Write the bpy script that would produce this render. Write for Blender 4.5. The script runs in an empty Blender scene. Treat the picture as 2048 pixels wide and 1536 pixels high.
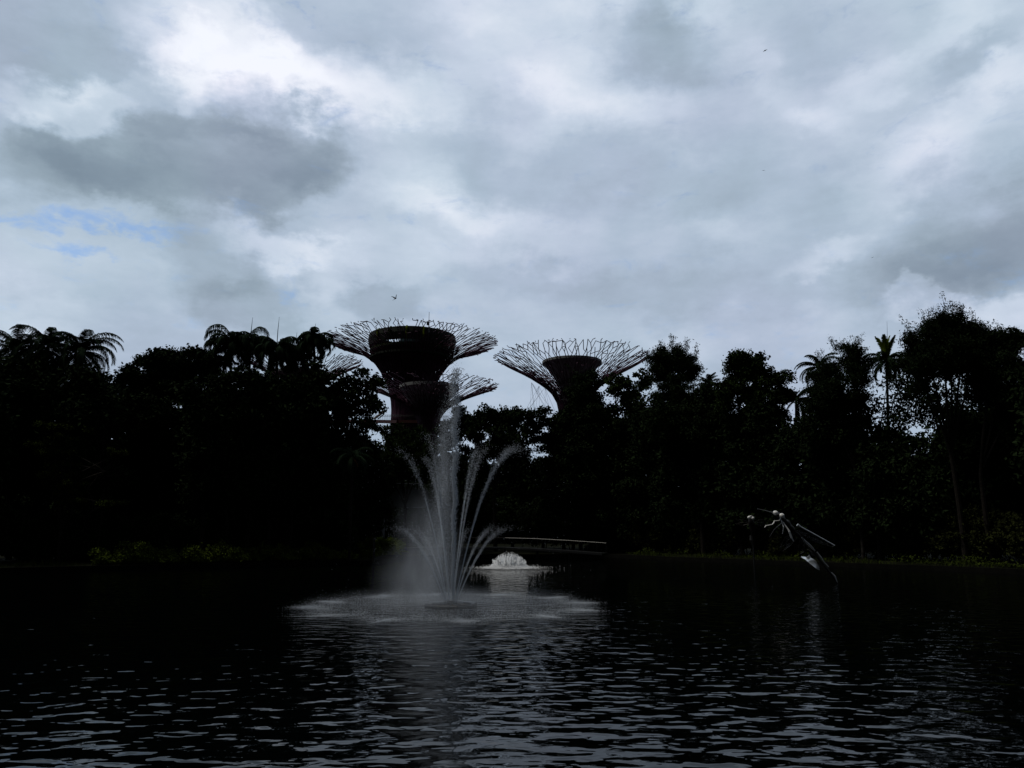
import bpy, math, random
import numpy as np
from mathutils import Vector
R = math.radians
PI = math.pi
sc = bpy.context.scene
C = sc.collection

# ------------------------------------------------------------------ camera
CAM = np.array([0.0, 0.0, 3.2])
FPX = 1539.0
PITCH = math.atan((1060 - 768) / FPX)
cam = bpy.data.cameras.new('camera')
cam.sensor_width = 36; cam.lens = 36 * FPX / 2048
cam.clip_start = 0.1; cam.clip_end = 9000
co = bpy.data.objects.new('camera', cam); C.objects.link(co)
co.location = CAM; co.rotation_euler = (PI / 2 + PITCH, 0, 0)
sc.camera = co
sc.view_settings.view_transform = 'Standard'; sc.view_settings.look = 'None'
sc.view_settings.gamma = 1; sc.view_settings.exposure = 0
sc.cycles.use_denoising = True
sc.cycles.max_bounces = 8; sc.cycles.transparent_max_bounces = 16; sc.cycles.volume_bounces = 1
sc.cycles.volume_step_rate = 1.0

FW = np.array([0, math.cos(PITCH), math.sin(PITCH)]); UP = np.array([0, -math.sin(PITCH), math.cos(PITCH)])
def ray(px, py):
    d = FW + np.array([1.0, 0, 0]) * ((px - 1024) / FPX) + UP * (-(py - 768) / FPX)
    return d
def at(px, py, Y):
    d = ray(px, py); return CAM + d * (Y / d[1])
def ground(px, py, z=0.0):
    d = ray(px, py); return CAM + d * ((z - CAM[2]) / d[2])
def mpp(Y): return Y / FPX / math.cos(PITCH) * 1.0

# ------------------------------------------------------------------ sky
SUN_EL, SUN_AZ = R(62), R(-97)         # sun high on the left, veiled by cloud
w = bpy.data.worlds.new('World'); sc.world = w; w.use_nodes = True
nt = w.node_tree; nt.nodes.clear(); L = nt.links.new
def N(t, **k):
    n = nt.nodes.new(t)
    for a, b in k.items(): setattr(n, a, b)
    return n
def math_(op, a, b=None, c=None, clamp=False):
    n = N('ShaderNodeMath', operation=op, use_clamp=clamp)
    for i, v in enumerate((a, b, c)):
        if v is None: continue
        if isinstance(v, (int, float)): n.inputs[i].default_value = v
        else: L(v, n.inputs[i])
    return n.outputs[0]
geo = N('ShaderNodeTexCoord')
dirv = geo.outputs['Generated']
sep = N('ShaderNodeSeparateXYZ'); L(dirv, sep.inputs[0])
X, Y_, Z = sep.outputs
az = math_('ARCTAN2', X, Y_); el = math_('ARCSINE', Z)
comb = N('ShaderNodeCombineXYZ'); L(az, comb.inputs[0]); L(el, comb.inputs[1])
def noise(vec, scale, detail, rough=.5, dist=0, col=False):
    n = N('ShaderNodeTexNoise'); L(vec, n.inputs['Vector'])
    n.inputs['Scale'].default_value = scale; n.inputs['Detail'].default_value = detail
    n.inputs['Roughness'].default_value = rough; n.inputs['Distortion'].default_value = dist
    return n.outputs['Color'] if col else n.outputs['Fac']
def vmath(op, a, b=None, s=None):
    n = N('ShaderNodeVectorMath', operation=op)
    if hasattr(a, 'links'): L(a, n.inputs[0])
    else: n.inputs[0].default_value = a
    if b is not None:
        if hasattr(b, 'links'): L(b, n.inputs[1])
        else: n.inputs[1].default_value = b
    if s is not None: n.inputs['Scale'].default_value = s
    return n.outputs[0]
flat = vmath('MULTIPLY', dirv, (1, 1, 2.2))
w1 = vmath('SCALE', vmath('SUBTRACT', noise(flat, 5.0, 7, .58, col=True), (.5, .5, .5)), s=.17)
w2 = vmath('SCALE', vmath('SUBTRACT', noise(dirv, 26.0, 4, .6, col=True), (.5, .5, .5)), s=.05)
coord = vmath('ADD', vmath('ADD', comb.outputs[0], w1), w2)
def azel(px, py):
    d = ray(px, py); d = d / np.linalg.norm(d)
    return np.array([math.atan2(d[0], d[1]), math.asin(d[2])])
def blob(cx, cy, rx, ry, rot, amp, sharp, acc):
    c = azel(cx, cy); r = R(rot)
    a = azel(cx + rx * math.cos(r), cy + rx * math.sin(r)) - c
    b = azel(cx + ry * math.sin(r), cy - ry * math.cos(r)) - c
    mp = N('ShaderNodeMapping', vector_type='TEXTURE'); L(coord, mp.inputs[0])
    mp.inputs['Location'].default_value = (c[0], c[1], 0)
    mp.inputs['Rotation'].default_value = (0, 0, math.atan2(a[1], a[0]))
    mp.inputs['Scale'].default_value = (np.linalg.norm(a), np.linalg.norm(b), 1)
    g = N('ShaderNodeTexGradient', gradient_type='SPHERICAL'); L(mp.outputs[0], g.inputs[0])
    m = N('ShaderNodeMapRange', interpolation_type='SMOOTHSTEP'); L(g.outputs['Fac'], m.inputs[0])
    m.inputs[2].default_value = min(1, sharp * 1.15); m.inputs[4].default_value = amp * KB
    return m.outputs[0] if acc is None else math_('ADD', acc, m.outputs[0])
KB = .88
CLOUDS = [  # centre, radii, tilt, brightness, edge (1 soft)
 (90, 60, 380, 230, 0, -.11, .9), (60, 270, 170, 190, 0, -.10, .9), (300,105,130,90,30,-.08,.6),
 (450, 110, 300, 150, 22, .19, .5), (650, 150, 380, 95, 5, .13, .7), (740, 205, 230, 90, 0, .08, .8),
 (170, 190, 215, 85, -5, .19, .55), (60, 250, 90, 50, -40, .06, .6), (340,60,100,60,0,.1,.5),
 (405, 298, 320, 175, 3, -.13, .26), (330, 235, 110, 60, 0, -.05, .4), (520, 240, 120, 60, 0, -.05, .4), (180, 350, 260, 100, 5, -.06, .7), (600, 290, 150, 120, 0, -.05, .5), 
 (200, 340, 300, 80, -8, -.03, 1), (80, 385, 320, 60, 0, -.03, 1), (480, 390, 260, 70, 15, -.05, 1), (640,330,150,70,10,-.05,.8),
 (60, 540, 260, 100, 0, .03, 1), (50, 640, 260, 80, 5, .09, .8), (560, 495, 170, 45, 5, .10, .6), (680,510,120,60,0,.07,.8), (640,570,90,50,0,.06,.8),
 (400, 520, 150, 100, 10, -.08, .5), (500, 600, 190, 80, 0, -.09, .5), (770, 610, 150, 60, 0, -.10, .5), (640, 610, 60,40,0,.04,.6),
 (930, 20, 160, 90, 0, .09, 1), (1090, 150, 320, 190, 10, .11, 1), (1200, 215, 260, 80, 12, .08, 1), (980, 270, 110, 210, 0, -.06, 1),
 (1330, 95, 190, 110, 15, -.13, .8), (1180, 10, 240, 70, 0, .08, 1), (1400, 20, 130, 80, 10, .07, .9),
 (870, 390, 230, 110, 20, .09, 1), (980, 455, 300, 80, 12, .10, 1), (1230, 370, 420, 90, -5, -.06, 1), (1150, 330, 160, 50, -10, -.02, 1),
 (1180, 575, 420, 60, 0, -.06, 1), (900,530,160,50,0,.05,1), (1420, 470, 120, 60, 15, .05, 1),
 (1620, 60, 230, 150, 0, -.07, 1), (1625, 235, 120, 60, 20, .08, .8), (1510, 145, 160, 60, 10, .04, 1), (1780, 170, 190, 70, -15, .07, .7),
 (1930, 50, 150, 70, -25, .06, .7), (1920, 140, 220, 60, -30, -.08, .8), (2030, 150, 120, 60, -35, .08, .7),
 (1830, 330, 340, 100, -38, .11, 1), (1640, 390, 300, 130, 0, -.05, 1), (1440, 320, 160, 180, 0, -.05, 1),
 (1650, 515, 160, 50, -20, .09, .8), (1960, 500, 420, 190, -22, -.16, 1), (1900, 560, 260, 90, -10, -.08, 1),
 (1480, 560, 420, 70, 0, -.04, 1), (1720, 600, 260, 60, 0, -.04, 1), (1860, 615, 110, 45, 0, .10, .4), (2010, 640, 140, 60, 0, .10, .6),
 (1360, 660, 200, 50, 0, .05, 1), (120,700,300,60,0,.04,1), (2030,420,160,80,-20,-.04,1),(700,60,120,120,0,-.03,.8),
]
acc = None
for b in CLOUDS: acc = blob(*b, acc)
n1 = math_('SUBTRACT', noise(flat, 3.5, 6, .55), .5)
n2 = math_('SUBTRACT', noise(flat, 12, 5, .6), .5)
n3 = math_('SUBTRACT', noise(flat, 17, 6, .65, .4), .5)
B = math_('ADD', acc, .722)
B = math_('MULTIPLY_ADD', n1, .16, B); B = math_('MULTIPLY_ADD', n2, .125, B)
B = math_('MULTIPLY_ADD', math_('SUBTRACT', Z, .35), .12, B)
ramp = N('ShaderNodeValToRGB'); L(B, ramp.inputs[0])
def s2l(v):
    v = v / 255
    return v / 12.92 if v <= .04045 else ((v + .055) / 1.055) ** 2.4
def lin(r, g, b): return (s2l(r), s2l(g), s2l(b), 1)
cr = ramp.color_ramp
stops = [(.40, (112, 126, 143)), (.52, (134, 148, 164)), (.60, (151, 165, 180)), (.70, (175, 189, 207)), (.80, (202, 212, 228)), (.90, (229, 233, 244)), (1.0, (246, 248, 255))]
cr.elements[0].position = stops[0][0]; cr.elements[0].color = lin(*stops[0][1])
cr.elements[1].position = 1; cr.elements[1].color = lin(*stops[-1][1])
for p, c in stops[1:-1]:
    e = cr.elements.new(p); e.color = lin(*c)
# hue drift: lavender and blue-grey clouds
hue = N('ShaderNodeValToRGB'); L(noise(dirv, 4.5, 3, .5), hue.inputs[0])
hue.color_ramp.elements[0].position = .35; hue.color_ramp.elements[0].color = (.96, 1.01, 1.0, 1)
hue.color_ramp.elements[1].position = .65; hue.color_ramp.elements[1].color = (1.0, .992, 1.025, 1)
cm = N('ShaderNodeMix', data_type='RGBA', blend_type='MULTIPLY'); cm.inputs[0].default_value = 1
L(ramp.outputs[0], cm.inputs[6]); L(hue.outputs[0], cm.inputs[7])
# the cloud thins where blue sky shows
HOLES = [(90, 448, 230, 40, 4, .75, .8), (270, 462, 150, 34, 8, .6, .8), (90, 505, 130, 30, 10, .5, .8), (575, 592, 50, 36, 30, .42, .9), (600, -6, 150, 16, 0, .4, .9), (715, 68, 45, 22, 0, .3, .8), (180,530,120,24,8,.4,.8)]
hacc = None; KB = 1.0
for b in HOLES: hacc = blob(*b, hacc)
hm = N('ShaderNodeMapRange', interpolation_type='SMOOTHSTEP')
L(math_('MULTIPLY_ADD', n3, 2.2, hacc), hm.inputs[0]); hm.inputs[1].default_value = .12; hm.inputs[2].default_value = 1.05
hm.inputs[4].default_value = .78
sky = N('ShaderNodeTexSky', sky_type='NISHITA', sun_disc=False); sky.sun_elevation = SUN_EL; sky.sun_rotation = SUN_AZ
skm = vmath('MULTIPLY', sky.outputs[0], (.115, .135, .155))
mixb = N('ShaderNodeMix', data_type='RGBA'); L(hm.outputs[0], mixb.inputs[0]); L(cm.outputs[2], mixb.inputs[6]); L(skm, mixb.inputs[7])
# added dimming of the unseen sky overhead and behind the camera, keeps trees dark
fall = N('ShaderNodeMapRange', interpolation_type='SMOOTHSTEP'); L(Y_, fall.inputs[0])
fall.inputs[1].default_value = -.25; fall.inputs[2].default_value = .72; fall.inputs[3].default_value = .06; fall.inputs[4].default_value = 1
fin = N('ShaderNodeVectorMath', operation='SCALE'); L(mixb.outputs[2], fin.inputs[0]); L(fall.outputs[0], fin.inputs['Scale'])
SKY_STRENGTH = 0.1
bg = N('ShaderNodeBackground'); bg.inputs[1].default_value = SKY_STRENGTH
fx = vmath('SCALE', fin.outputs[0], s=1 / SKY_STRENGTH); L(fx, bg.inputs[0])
wo = N('ShaderNodeOutputWorld'); L(bg.outputs[0], wo.inputs[0])
w.cycles.sampling_method = 'MANUAL'; w.cycles.sample_map_resolution = 512

sun = bpy.data.lights.new('sun', 'SUN'); sun.energy = 1.5; sun.angle = R(12); sun.color = (1, .95, .86)
so = bpy.data.objects.new('sun', sun); C.objects.link(so)
sd = Vector((math.sin(SUN_AZ) * math.cos(SUN_EL), math.cos(SUN_AZ) * math.cos(SUN_EL), math.sin(SUN_EL)))
so.rotation_euler = sd.to_track_quat('Z', 'Y').to_euler()
so.location = (0, 0, 60)

# ------------------------------------------------------------------ materials
def material(name, col, rough=.7, metal=0, spec=.5, var=0, vscale=3, trans=0, emit=None, ior=1.45):
    m = bpy.data.materials.new(name); m.use_nodes = True
    t = m.node_tree; p = t.nodes['Principled BSDF']
    p.inputs['Base Color'].default_value = (*col, 1); p.inputs['Roughness'].default_value = rough
    p.inputs['Metallic'].default_value = metal; p.inputs['Specular IOR Level'].default_value = spec
    p.inputs['IOR'].default_value = ior
    if trans: p.inputs['Transmission Weight'].default_value = trans
    if var:
        tc = t.nodes.new('ShaderNodeTexCoord'); n = t.nodes.new('ShaderNodeTexNoise'); n.inputs['Scale'].default_value = vscale
        n.inputs['Detail'].default_value = 4
        r = t.nodes.new('ShaderNodeValToRGB'); t.links.new(tc.outputs['Object'], n.inputs[0]); t.links.new(n.outputs[0], r.inputs[0])
        r.color_ramp.elements[0].position = .3; r.color_ramp.elements[1].position = .7
        r.color_ramp.elements[0].color = (*[c * (1 - var) for c in col], 1)
        r.color_ramp.elements[1].color = (*[min(1, c * (1 + var)) for c in col], 1)
        t.links.new(r.outputs[0], p.inputs['Base Color'])
    return m
def leaf_material(name, col, var=.5):
    m = material(name, col, .85, spec=.015, var=var, vscale=1.2)
    return m
M = dict(
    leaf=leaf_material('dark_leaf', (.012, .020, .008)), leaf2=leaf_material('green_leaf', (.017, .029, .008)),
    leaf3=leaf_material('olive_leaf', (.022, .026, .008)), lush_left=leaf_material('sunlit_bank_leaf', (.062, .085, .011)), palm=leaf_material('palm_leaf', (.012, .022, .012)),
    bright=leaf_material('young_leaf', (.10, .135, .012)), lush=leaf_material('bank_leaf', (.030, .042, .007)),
    dead=material('dead_leaf', (.22, .08, .015), .8), bark=material('bark', (.014, .012, .010), .9, var=.5, vscale=6, spec=.1),
    pale=material('pale_bark', (.026, .024, .022), .9, var=.7, vscale=2.2, spec=.1),
    steel=material('purple_steel', (.055, .008, .036), .75, var=.25, vscale=.5),
    vine=material('planted_skin', (.016, .022, .010), .9, var=.8, vscale=1.3, spec=.05),
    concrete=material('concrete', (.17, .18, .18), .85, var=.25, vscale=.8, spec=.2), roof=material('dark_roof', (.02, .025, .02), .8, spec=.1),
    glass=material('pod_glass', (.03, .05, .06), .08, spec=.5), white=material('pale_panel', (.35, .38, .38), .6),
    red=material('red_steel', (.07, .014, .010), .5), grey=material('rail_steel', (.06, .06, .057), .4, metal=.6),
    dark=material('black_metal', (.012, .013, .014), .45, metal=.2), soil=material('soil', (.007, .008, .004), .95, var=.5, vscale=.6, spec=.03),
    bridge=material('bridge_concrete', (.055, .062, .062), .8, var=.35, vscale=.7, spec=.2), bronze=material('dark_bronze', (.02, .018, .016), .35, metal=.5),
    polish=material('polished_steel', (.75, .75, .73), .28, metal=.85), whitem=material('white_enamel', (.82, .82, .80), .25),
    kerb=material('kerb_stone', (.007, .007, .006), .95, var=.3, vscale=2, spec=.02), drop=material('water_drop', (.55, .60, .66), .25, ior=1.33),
    foam=material('foam', (.92, .94, .96), .6), bird=material('feathers', (.015, .016, .02), .8),
)

# ------------------------------------------------------------------ mesh tools
class MB:
    def __init__(s): s.v = []; s.f = []; s.n = 0
    def add(s, V, F):
        V = np.asarray(V, float); F = np.asarray(F, int)
        if len(V) == 0 or len(F) == 0: return s
        s.v.append(V); s.f.append(F + s.n); s.n += len(V); return s
    def tube(s, P, r, k=5, cap=True):
        P = np.asarray(P, float); n = len(P)
        r = np.full(n, r) if np.isscalar(r) else np.asarray(r, float)
        T = np.gradient(P, axis=0); T /= np.linalg.norm(T, axis=1)[:, None] + 1e-9
        ref = np.array([0, 0, 1.0]) if abs(T[:, 2]).mean() < .8 else np.array([1.0, 0, 0])
        A = np.cross(T, ref); A /= np.linalg.norm(A, axis=1)[:, None] + 1e-9
        Bn = np.cross(T, A)
        a = np.arange(k) * 2 * PI / k
        V = P[:, None] + r[:, None, None] * (A[:, None] * np.cos(a)[None, :, None] + Bn[:, None] * np.sin(a)[None, :, None])
        i, j = np.meshgrid(np.arange(n - 1), np.arange(k), indexing='ij'); j2 = (j + 1) % k
        F = np.stack([i * k + j, i * k + j2, (i + 1) * k + j2, (i + 1) * k + j], -1).reshape(-1, 4)
        V = V.reshape(-1, 3); m = len(V)
        if cap:
            s.add(V, F)
            V2 = np.array([P[0], P[-1]])
            base = s.n - m
            s.v.append(V2); c0 = s.n; s.n += 2
            jj = np.arange(k)
            s.f.append(np.stack([base + (jj + 1) % k, base + jj, np.full(k, c0)], -1))
            e = base + (n - 1) * k
            s.f.append(np.stack([e + jj, e + (jj + 1) % k, np.full(k, c0 + 1)], -1))
        else: s.add(V, F)
        return s
    def lathe(s, prof, c, k=32, a0=0):
        prof = np.asarray(prof, float); n = len(prof); a = np.arange(k) * 2 * PI / k + a0
        V = np.stack([c[0] + prof[:, 0][:, None] * np.cos(a), c[1] + prof[:, 0][:, None] * np.sin(a), (c[2] if len(c) > 2 else 0) + np.repeat(prof[:, 1][:, None], k, 1)], -1).reshape(-1, 3)
        i, j = np.meshgrid(np.arange(n - 1), np.arange(k), indexing='ij'); j2 = (j + 1) % k
        F = np.stack([i * k + j, i * k + j2, (i + 1) * k + j2, (i + 1) * k + j], -1).reshape(-1, 4)
        return s.add(V, F)
    def box(s, lo, hi):
        lo = np.asarray(lo, float); hi = np.asarray(hi, float)
        V = np.array([[(lo, hi)[i][0], (lo, hi)[j][1], (lo, hi)[k][2]] for i in (0, 1) for j in (0, 1) for k in (0, 1)])
        return s.add(V, [[0, 1, 3, 2], [4, 6, 7, 5], [0, 4, 5, 1], [2, 3, 7, 6], [0, 2, 6, 4], [1, 5, 7, 3]])
    def beam(s, a, b, wd, h):
        """a box section running from a to b (top centre line)"""
        a = np.asarray(a, float); b = np.asarray(b, float); t = b - a; t /= np.linalg.norm(t)
        sd_ = np.cross(t, [0, 0, 1]); sd_ /= np.linalg.norm(sd_); u = np.array([0, 0, 1.0])
        V = [p + sd_ * x * wd / 2 - u * y * h for p in (a, b) for x, y in ((-1, 0), (1, 0), (1, 1), (-1, 1))]
        return s.add(V, [[0, 1, 2, 3], [7, 6, 5, 4], [0, 4, 5, 1], [1, 5, 6, 2], [2, 6, 7, 3], [3, 7, 4, 0]])
    def mesh(s, name, off=(0, 0, 0), smooth=False):
        me = bpy.data.meshes.new(name)
        V = np.concatenate(s.v) - np.asarray(off)[None]
        me.vertices.add(len(V)); me.vertices.foreach_set('co', V.astype(np.float32).ravel())
        tot = np.concatenate([np.full(len(f), f.shape[1]) for f in s.f]); idx = np.concatenate([f.ravel() for f in s.f])
        me.loops.add(len(idx)); me.loops.foreach_set('vertex_index', idx.astype(np.int32))
        me.polygons.add(len(tot)); me.polygons.foreach_set('loop_start', np.concatenate([[0], np.cumsum(tot)[:-1]]).astype(np.int32))
        me.polygons.foreach_set('use_smooth', np.full(len(tot), smooth))
        me.update(calc_edges=True); me.validate()
        return me
LOC = {}
def thing(name, label, cat, loc, group=None):
    o = bpy.data.objects.new(name, None); C.objects.link(o); o.empty_display_size = .5
    o.location = loc; LOC[o.name] = np.asarray(loc, float)
    o['label'] = label; o['category'] = cat
    if group: o['group'] = group
    return o
def part(name, mb, mat, parent, smooth=False, label=None):
    off = LOC[parent.name]
    me = mb.mesh(name, off, smooth); me.materials.append(M[mat] if isinstance(mat, str) else mat)
    o = bpy.data.objects.new(name, me); C.objects.link(o); o.parent = parent; LOC[o.name] = off
    if label: o['label'] = label
    return o
def top(name, mb, mat, label=None, cat=None, kind=None, loc=(0, 0, 0), smooth=False, group=None):
    me = mb.mesh(name, loc, smooth); me.materials.append(M[mat] if isinstance(mat, str) else mat)
    o = bpy.data.objects.new(name, me); C.objects.link(o); o.location = loc; LOC[o.name] = np.asarray(loc, float)
    if label: o['label'] = label
    if cat: o['category'] = cat
    if kind: o['kind'] = kind
    if group: o['group'] = group
    return o

def unit(rng, n):
    v = rng.normal(size=(n, 3)); return v / np.linalg.norm(v, axis=1)[:, None]
def leaves(mb, P, rng, size, aspect=.5, droop=0.0, jitter=.35):
    """one diamond leaf at every point of P"""
    n = len(P); d = unit(rng, n); d[:, 2] -= droop; d /= np.linalg.norm(d, axis=1)[:, None]
    s = np.cross(d, unit(rng, n)); s /= np.linalg.norm(s, axis=1)[:, None]
    nn = np.cross(d, s)
    l = size * (1 + jitter * rng.uniform(-1, 1, n))[:, None]; wd = l * aspect * .5
    V = np.stack([P - d * l * .5, P - d * l * .05 + s * wd + nn * wd * .3, P + d * l * .5, P - d * l * .05 - s * wd + nn * wd * .3], 1).reshape(-1, 3)
    F = np.arange(4 * n).reshape(-1, 4)
    mb.add(V, F)
def lobe_pts(lobes, D, rng, dens, size, clump, depth=None, aspect=.55):
    """points inside the crown's lobes, bunched in clumps; lobes given as seen in the picture at distance D"""
    out = []; cs = []
    for (cx, cy, rx, ry) in lobes:
        c = at(cx, cy, D); k = np.linalg.norm(ray(cx, cy)) * D / ray(cx, cy)[1] / FPX
        a, b = rx * k, ry * k; dd = depth if depth else max(1.2, (a + b) * .5)
        nc = max(7, int((a * b) / clump ** 2 * 3.2))
        u = unit(rng, nc) * (rng.uniform(0, 1, nc) ** .42)[:, None]
        cc = c + u * np.array([a, dd, b]) * .92 + np.array([0, rng.uniform(-.5, .5), 0])
        cs.append(cc)
        m = max(6, int(dens * 4.6 * PI * a * b / (.3 * size ** 2 * aspect) / nc))
        p = np.repeat(cc, m, 0) + rng.normal(size=(nc * m, 3)) * np.array([1, 1, .7]) * clump * .5
        out.append(p)
    return np.concatenate(out), np.concatenate(cs)
def curve3(a, b, bend, n=8):
    t = np.linspace(0, 1, n)[:, None]; m = (a + b) / 2 + bend
    return (1 - t) ** 2 * a + 2 * t * (1 - t) * m + t ** 2 * b
GZ = .45
SEED = [7]
def tree(name, lobes, D, label, leaf='leaf', size=.34, dens=1.0, clump=.75, trunk_x=None, tr=.22, aspect=.55, shoots=0, bark='bark', group=None, cat='tree', droop=0, shoot_h=1.6, trunk=True, z0=None):
    SEED[0] += 1; rng = np.random.default_rng(SEED[0])
    Dm = bankD(min(max(trunk_x if trunk_x is not None else lobes[0][0], 0), 2300)) + (1.2 if cat == 'shrub' else 3.5)
    if D < Dm: size *= (Dm / D) ** .5; D = Dm
    tx = trunk_x if trunk_x is not None else np.average([l[0] for l in lobes], weights=[l[2] for l in lobes])
    b = at(tx, 1060, D); b[2] = (GZ if D > 50 else .2) if z0 is None else z0
    t = thing(name, label, cat, b, group)
    P, cc = lobe_pts(lobes, D, rng, dens, size, clump, aspect=aspect)
    keep = P[:, 2] > b[2] + .05
    P = P[keep]
    cr = MB(); leaves(cr, P, rng, size, aspect, droop)
    tops = [at(l[0], l[1], D) for l in lobes]
    tm = MB(); hi = max(p[2] for p in tops)
    z1 = b[2] + (min(p[2] for p in tops) - b[2]) * .55
    fork = np.array([b[0] + rng.uniform(-.3, .3), b[1], max(z1, b[2] + .6)])
    if shoots:
        for i in range(shoots):
            l = lobes[rng.integers(0, min(3, len(lobes)))]; k = D / FPX
            th = rng.uniform(0, 2 * PI); q = at(l[0], l[1], D) + np.array([math.cos(th) * l[2] * k * .8, math.sin(th) * l[2] * k * .6, rng.uniform(0, .7) * l[3] * k])
            h = shoot_h * rng.uniform(.5, 1.2); lean = np.array([rng.uniform(-.6, .6), rng.uniform(-.3, .3), h])
            cv = curve3(q, q + lean + np.array([math.cos(th) * .35, 0, 0]), np.array([-lean[0] * .3, 0, .2]), 7)
            tm.tube(cv, np.linspace(.022, .008, 7), 3, cap=False)
            m = int(26 * h); u = rng.uniform(.15, 1, m)
            pp = cv[np.minimum((u * 6).astype(int), 6)] + rng.normal(size=(m, 3)) * np.array([.16, .16, .12])
            leaves(cr, pp, rng, size * .85, aspect, .5)
    if trunk:
        tm.tube(curve3(b - np.array([0, 0, .3]), fork, np.array([rng.uniform(-.2, .2), 0, 0]), 9), np.linspace(tr * 1.25, tr * .8, 9), 9)
        for p in tops:
            bend = np.array([rng.uniform(-.3, .3), rng.uniform(-.3, .3), .12 * (p[2] - fork[2])])
            tm.tube(curve3(fork, p, bend), np.linspace(tr * .6, .04, 8), 6)
            for q in cc[rng.integers(0, len(cc), 5)]:
                if np.linalg.norm(q - p) < 5: tm.tube(curve3(p - (p - fork) * .25, q, np.array([0, 0, .2]), 6), np.linspace(.07, .02, 6), 4, cap=False)
    part('trunk' if trunk else 'stem', tm, bark, t) if tm.v else None
    part('crown' if cat == 'tree' else 'foliage', cr, leaf, t)
    return t

def frond(mb, base, azm, e0, length, rng, leaflet=.75, droop=.6, n=34, bend=1.6, wid=.055, curl=1.4):
    K = 18; ds = length / K; p = np.array(base, float); pts = [p.copy()]
    for i in range(K):
        s = (i + .5) / K; e = e0 - bend * s ** curl
        p = p + ds * np.array([math.cos(azm) * math.cos(e), math.sin(azm) * math.cos(e), math.sin(e)]); pts.append(p.copy())
    pts = np.array(pts); mb.tube(pts, np.linspace(.045, .012, K + 1), 4, cap=False)
    T = np.gradient(pts, axis=0); T /= np.linalg.norm(T, axis=1)[:, None]
    side = np.array([-math.sin(azm), math.cos(azm), 0])
    u = np.linspace(.10, .995, n); V = []
    for q in u:
        x = q * K; i = min(int(x), K - 1); P = pts[i] * (1 - x + i) + pts[i + 1] * (x - i); t = T[i]
        ln = leaflet * (math.sin(PI * (.12 + .83 * q)) ** .7) * rng.uniform(.85, 1.1)
        upv = np.cross(side, t)
        for sg in (-1, 1):
            d = side * sg * .8 + t * .55 + rng.normal(size=3) * .06 + upv * (-.15 if sg else .1)
            d[2] -= droop * .4; d /= np.linalg.norm(d)
            d2 = d.copy(); d2[2] -= droop * 1.5; d2 /= np.linalg.norm(d2)
            wv = t * wid * .5
            a = P; m = P + d * ln * .45; e = m + d2 * ln * .55
            V += [a - wv, a + wv, m + wv * 1.1, m - wv * 1.1, e + wv * .2, e - wv * .2]
    V = np.array(V); k = len(V) // 6; b0 = np.arange(k)[:, None] * 6
    mb.add(V, np.concatenate([b0 + np.array([[0, 1, 2, 3]]), b0 + np.array([[3, 2, 4, 5]])]))
def palm(px, py, D, label, length=4.2, nf=15, leaflet=.75, droop=.6, tr=.13, base_x=None, leaf='palm', spear=0, spear_mat=None, bend=1.7, seed=None, group=None, emin=-.5, emax=1.35, n=34, wid=.055, extra=(), curl=1.4, ring=False):
    SEED[0] += 1; rng = np.random.default_rng(seed or SEED[0])
    Dm = bankD(min(max(base_x if base_x is not None else px, 0), 2100)) + 3
    if D < Dm: length *= Dm / D; leaflet *= Dm / D; wid *= Dm / D; extra = [(a, e, l * Dm / D) for a, e, l in extra]; D = Dm
    top_ = at(px, py, D); b = at(base_x if base_x is not None else px, 1060, D); b[2] = GZ; t_D = D
    t = thing('palm_tree', label, 'palm tree', b, group)
    tm = MB(); tm.tube(curve3(b - np.array([0, 0, .3]), top_, np.array([rng.uniform(-.3, .3), 0, 0]), 12), np.linspace(tr * 1.4, tr, 12), 8)
    tm.tube([top_ - [0, 0, .9], top_ - [0, 0, .5], top_], [tr * 1.1, tr * 1.35, tr * .6], 8)
    part('trunk', tm, 'bark', t)
    cr = MB()
    for i in range(nf):
        a = i * 2.39996 + rng.uniform(-.25, .25); e = emin + (emax - emin) * ((i + .5) / nf) + rng.uniform(-.08, .08)
        frond(cr, top_ + np.array([0, 0, .1 * i / nf]), a, e, length * rng.uniform(.85, 1.08), rng, leaflet, droop, n, bend * rng.uniform(.9, 1.15), wid, curl)
    for (a, e, l) in extra: frond(cr, top_, a, e, l, rng, leaflet, droop, n, bend, wid, curl)
    part('crown', cr, leaf, t)
    if spear:
        s = MB(); s.tube([top_, top_ + [0.02, 0, spear * .6], top_ + [.08, 0, spear]], [.05, .035, .012], 6)
        part('spear_leaf', s, spear_mat or leaf, t)
    return t

# ------------------------------------------------------------------ setting: ground, lake, banks
g = lambda px, py: ground(px, py)[:2]
OUT = [(-95, 0), (-92, 30), (-62, 50), g(0, 1146), g(200, 1141), g(370, 1137), g(560, 1133), g(740, 1129), (-12.6, 76), (-12.4, 84), (-8, 90), (0, 93), (7, 94.5),
       g(1195, 1113), g(1348, 1121), g(1500, 1127), g(1700, 1135), g(1870, 1141), g(2048, 1149), (62, 42), (88, 30), (96, 8), (90, -4), (40, 2.5), (0, 3.5), (-40, 2.5), (-88, -4)]
OUT = np.array([[a, b] for a, b in OUT], float)
def dens_(P, step=2.0):
    o = []
    for a, b in zip(P, np.roll(P, -1, 0)):
        n = max(1, int(np.linalg.norm(b - a) / step)); o += [a + (b - a) * i / n for i in range(n)]
    return np.array(o)
OD = dens_(OUT); nO = len(OD); cen = np.array([0, 55.0])
near = (OD[:, 1] < 8)
lev = np.where(near, 1.5, .32)
dirs = OD - cen; ang = np.arctan2(dirs[:, 1], dirs[:, 0]); rad = np.linalg.norm(dirs, axis=1)
nrm = np.roll(OD, -1, 0) - np.roll(OD, 1, 0); nrm = np.stack([nrm[:, 1], -nrm[:, 0]], 1); nrm /= np.linalg.norm(nrm, axis=1)[:, None]
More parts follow.
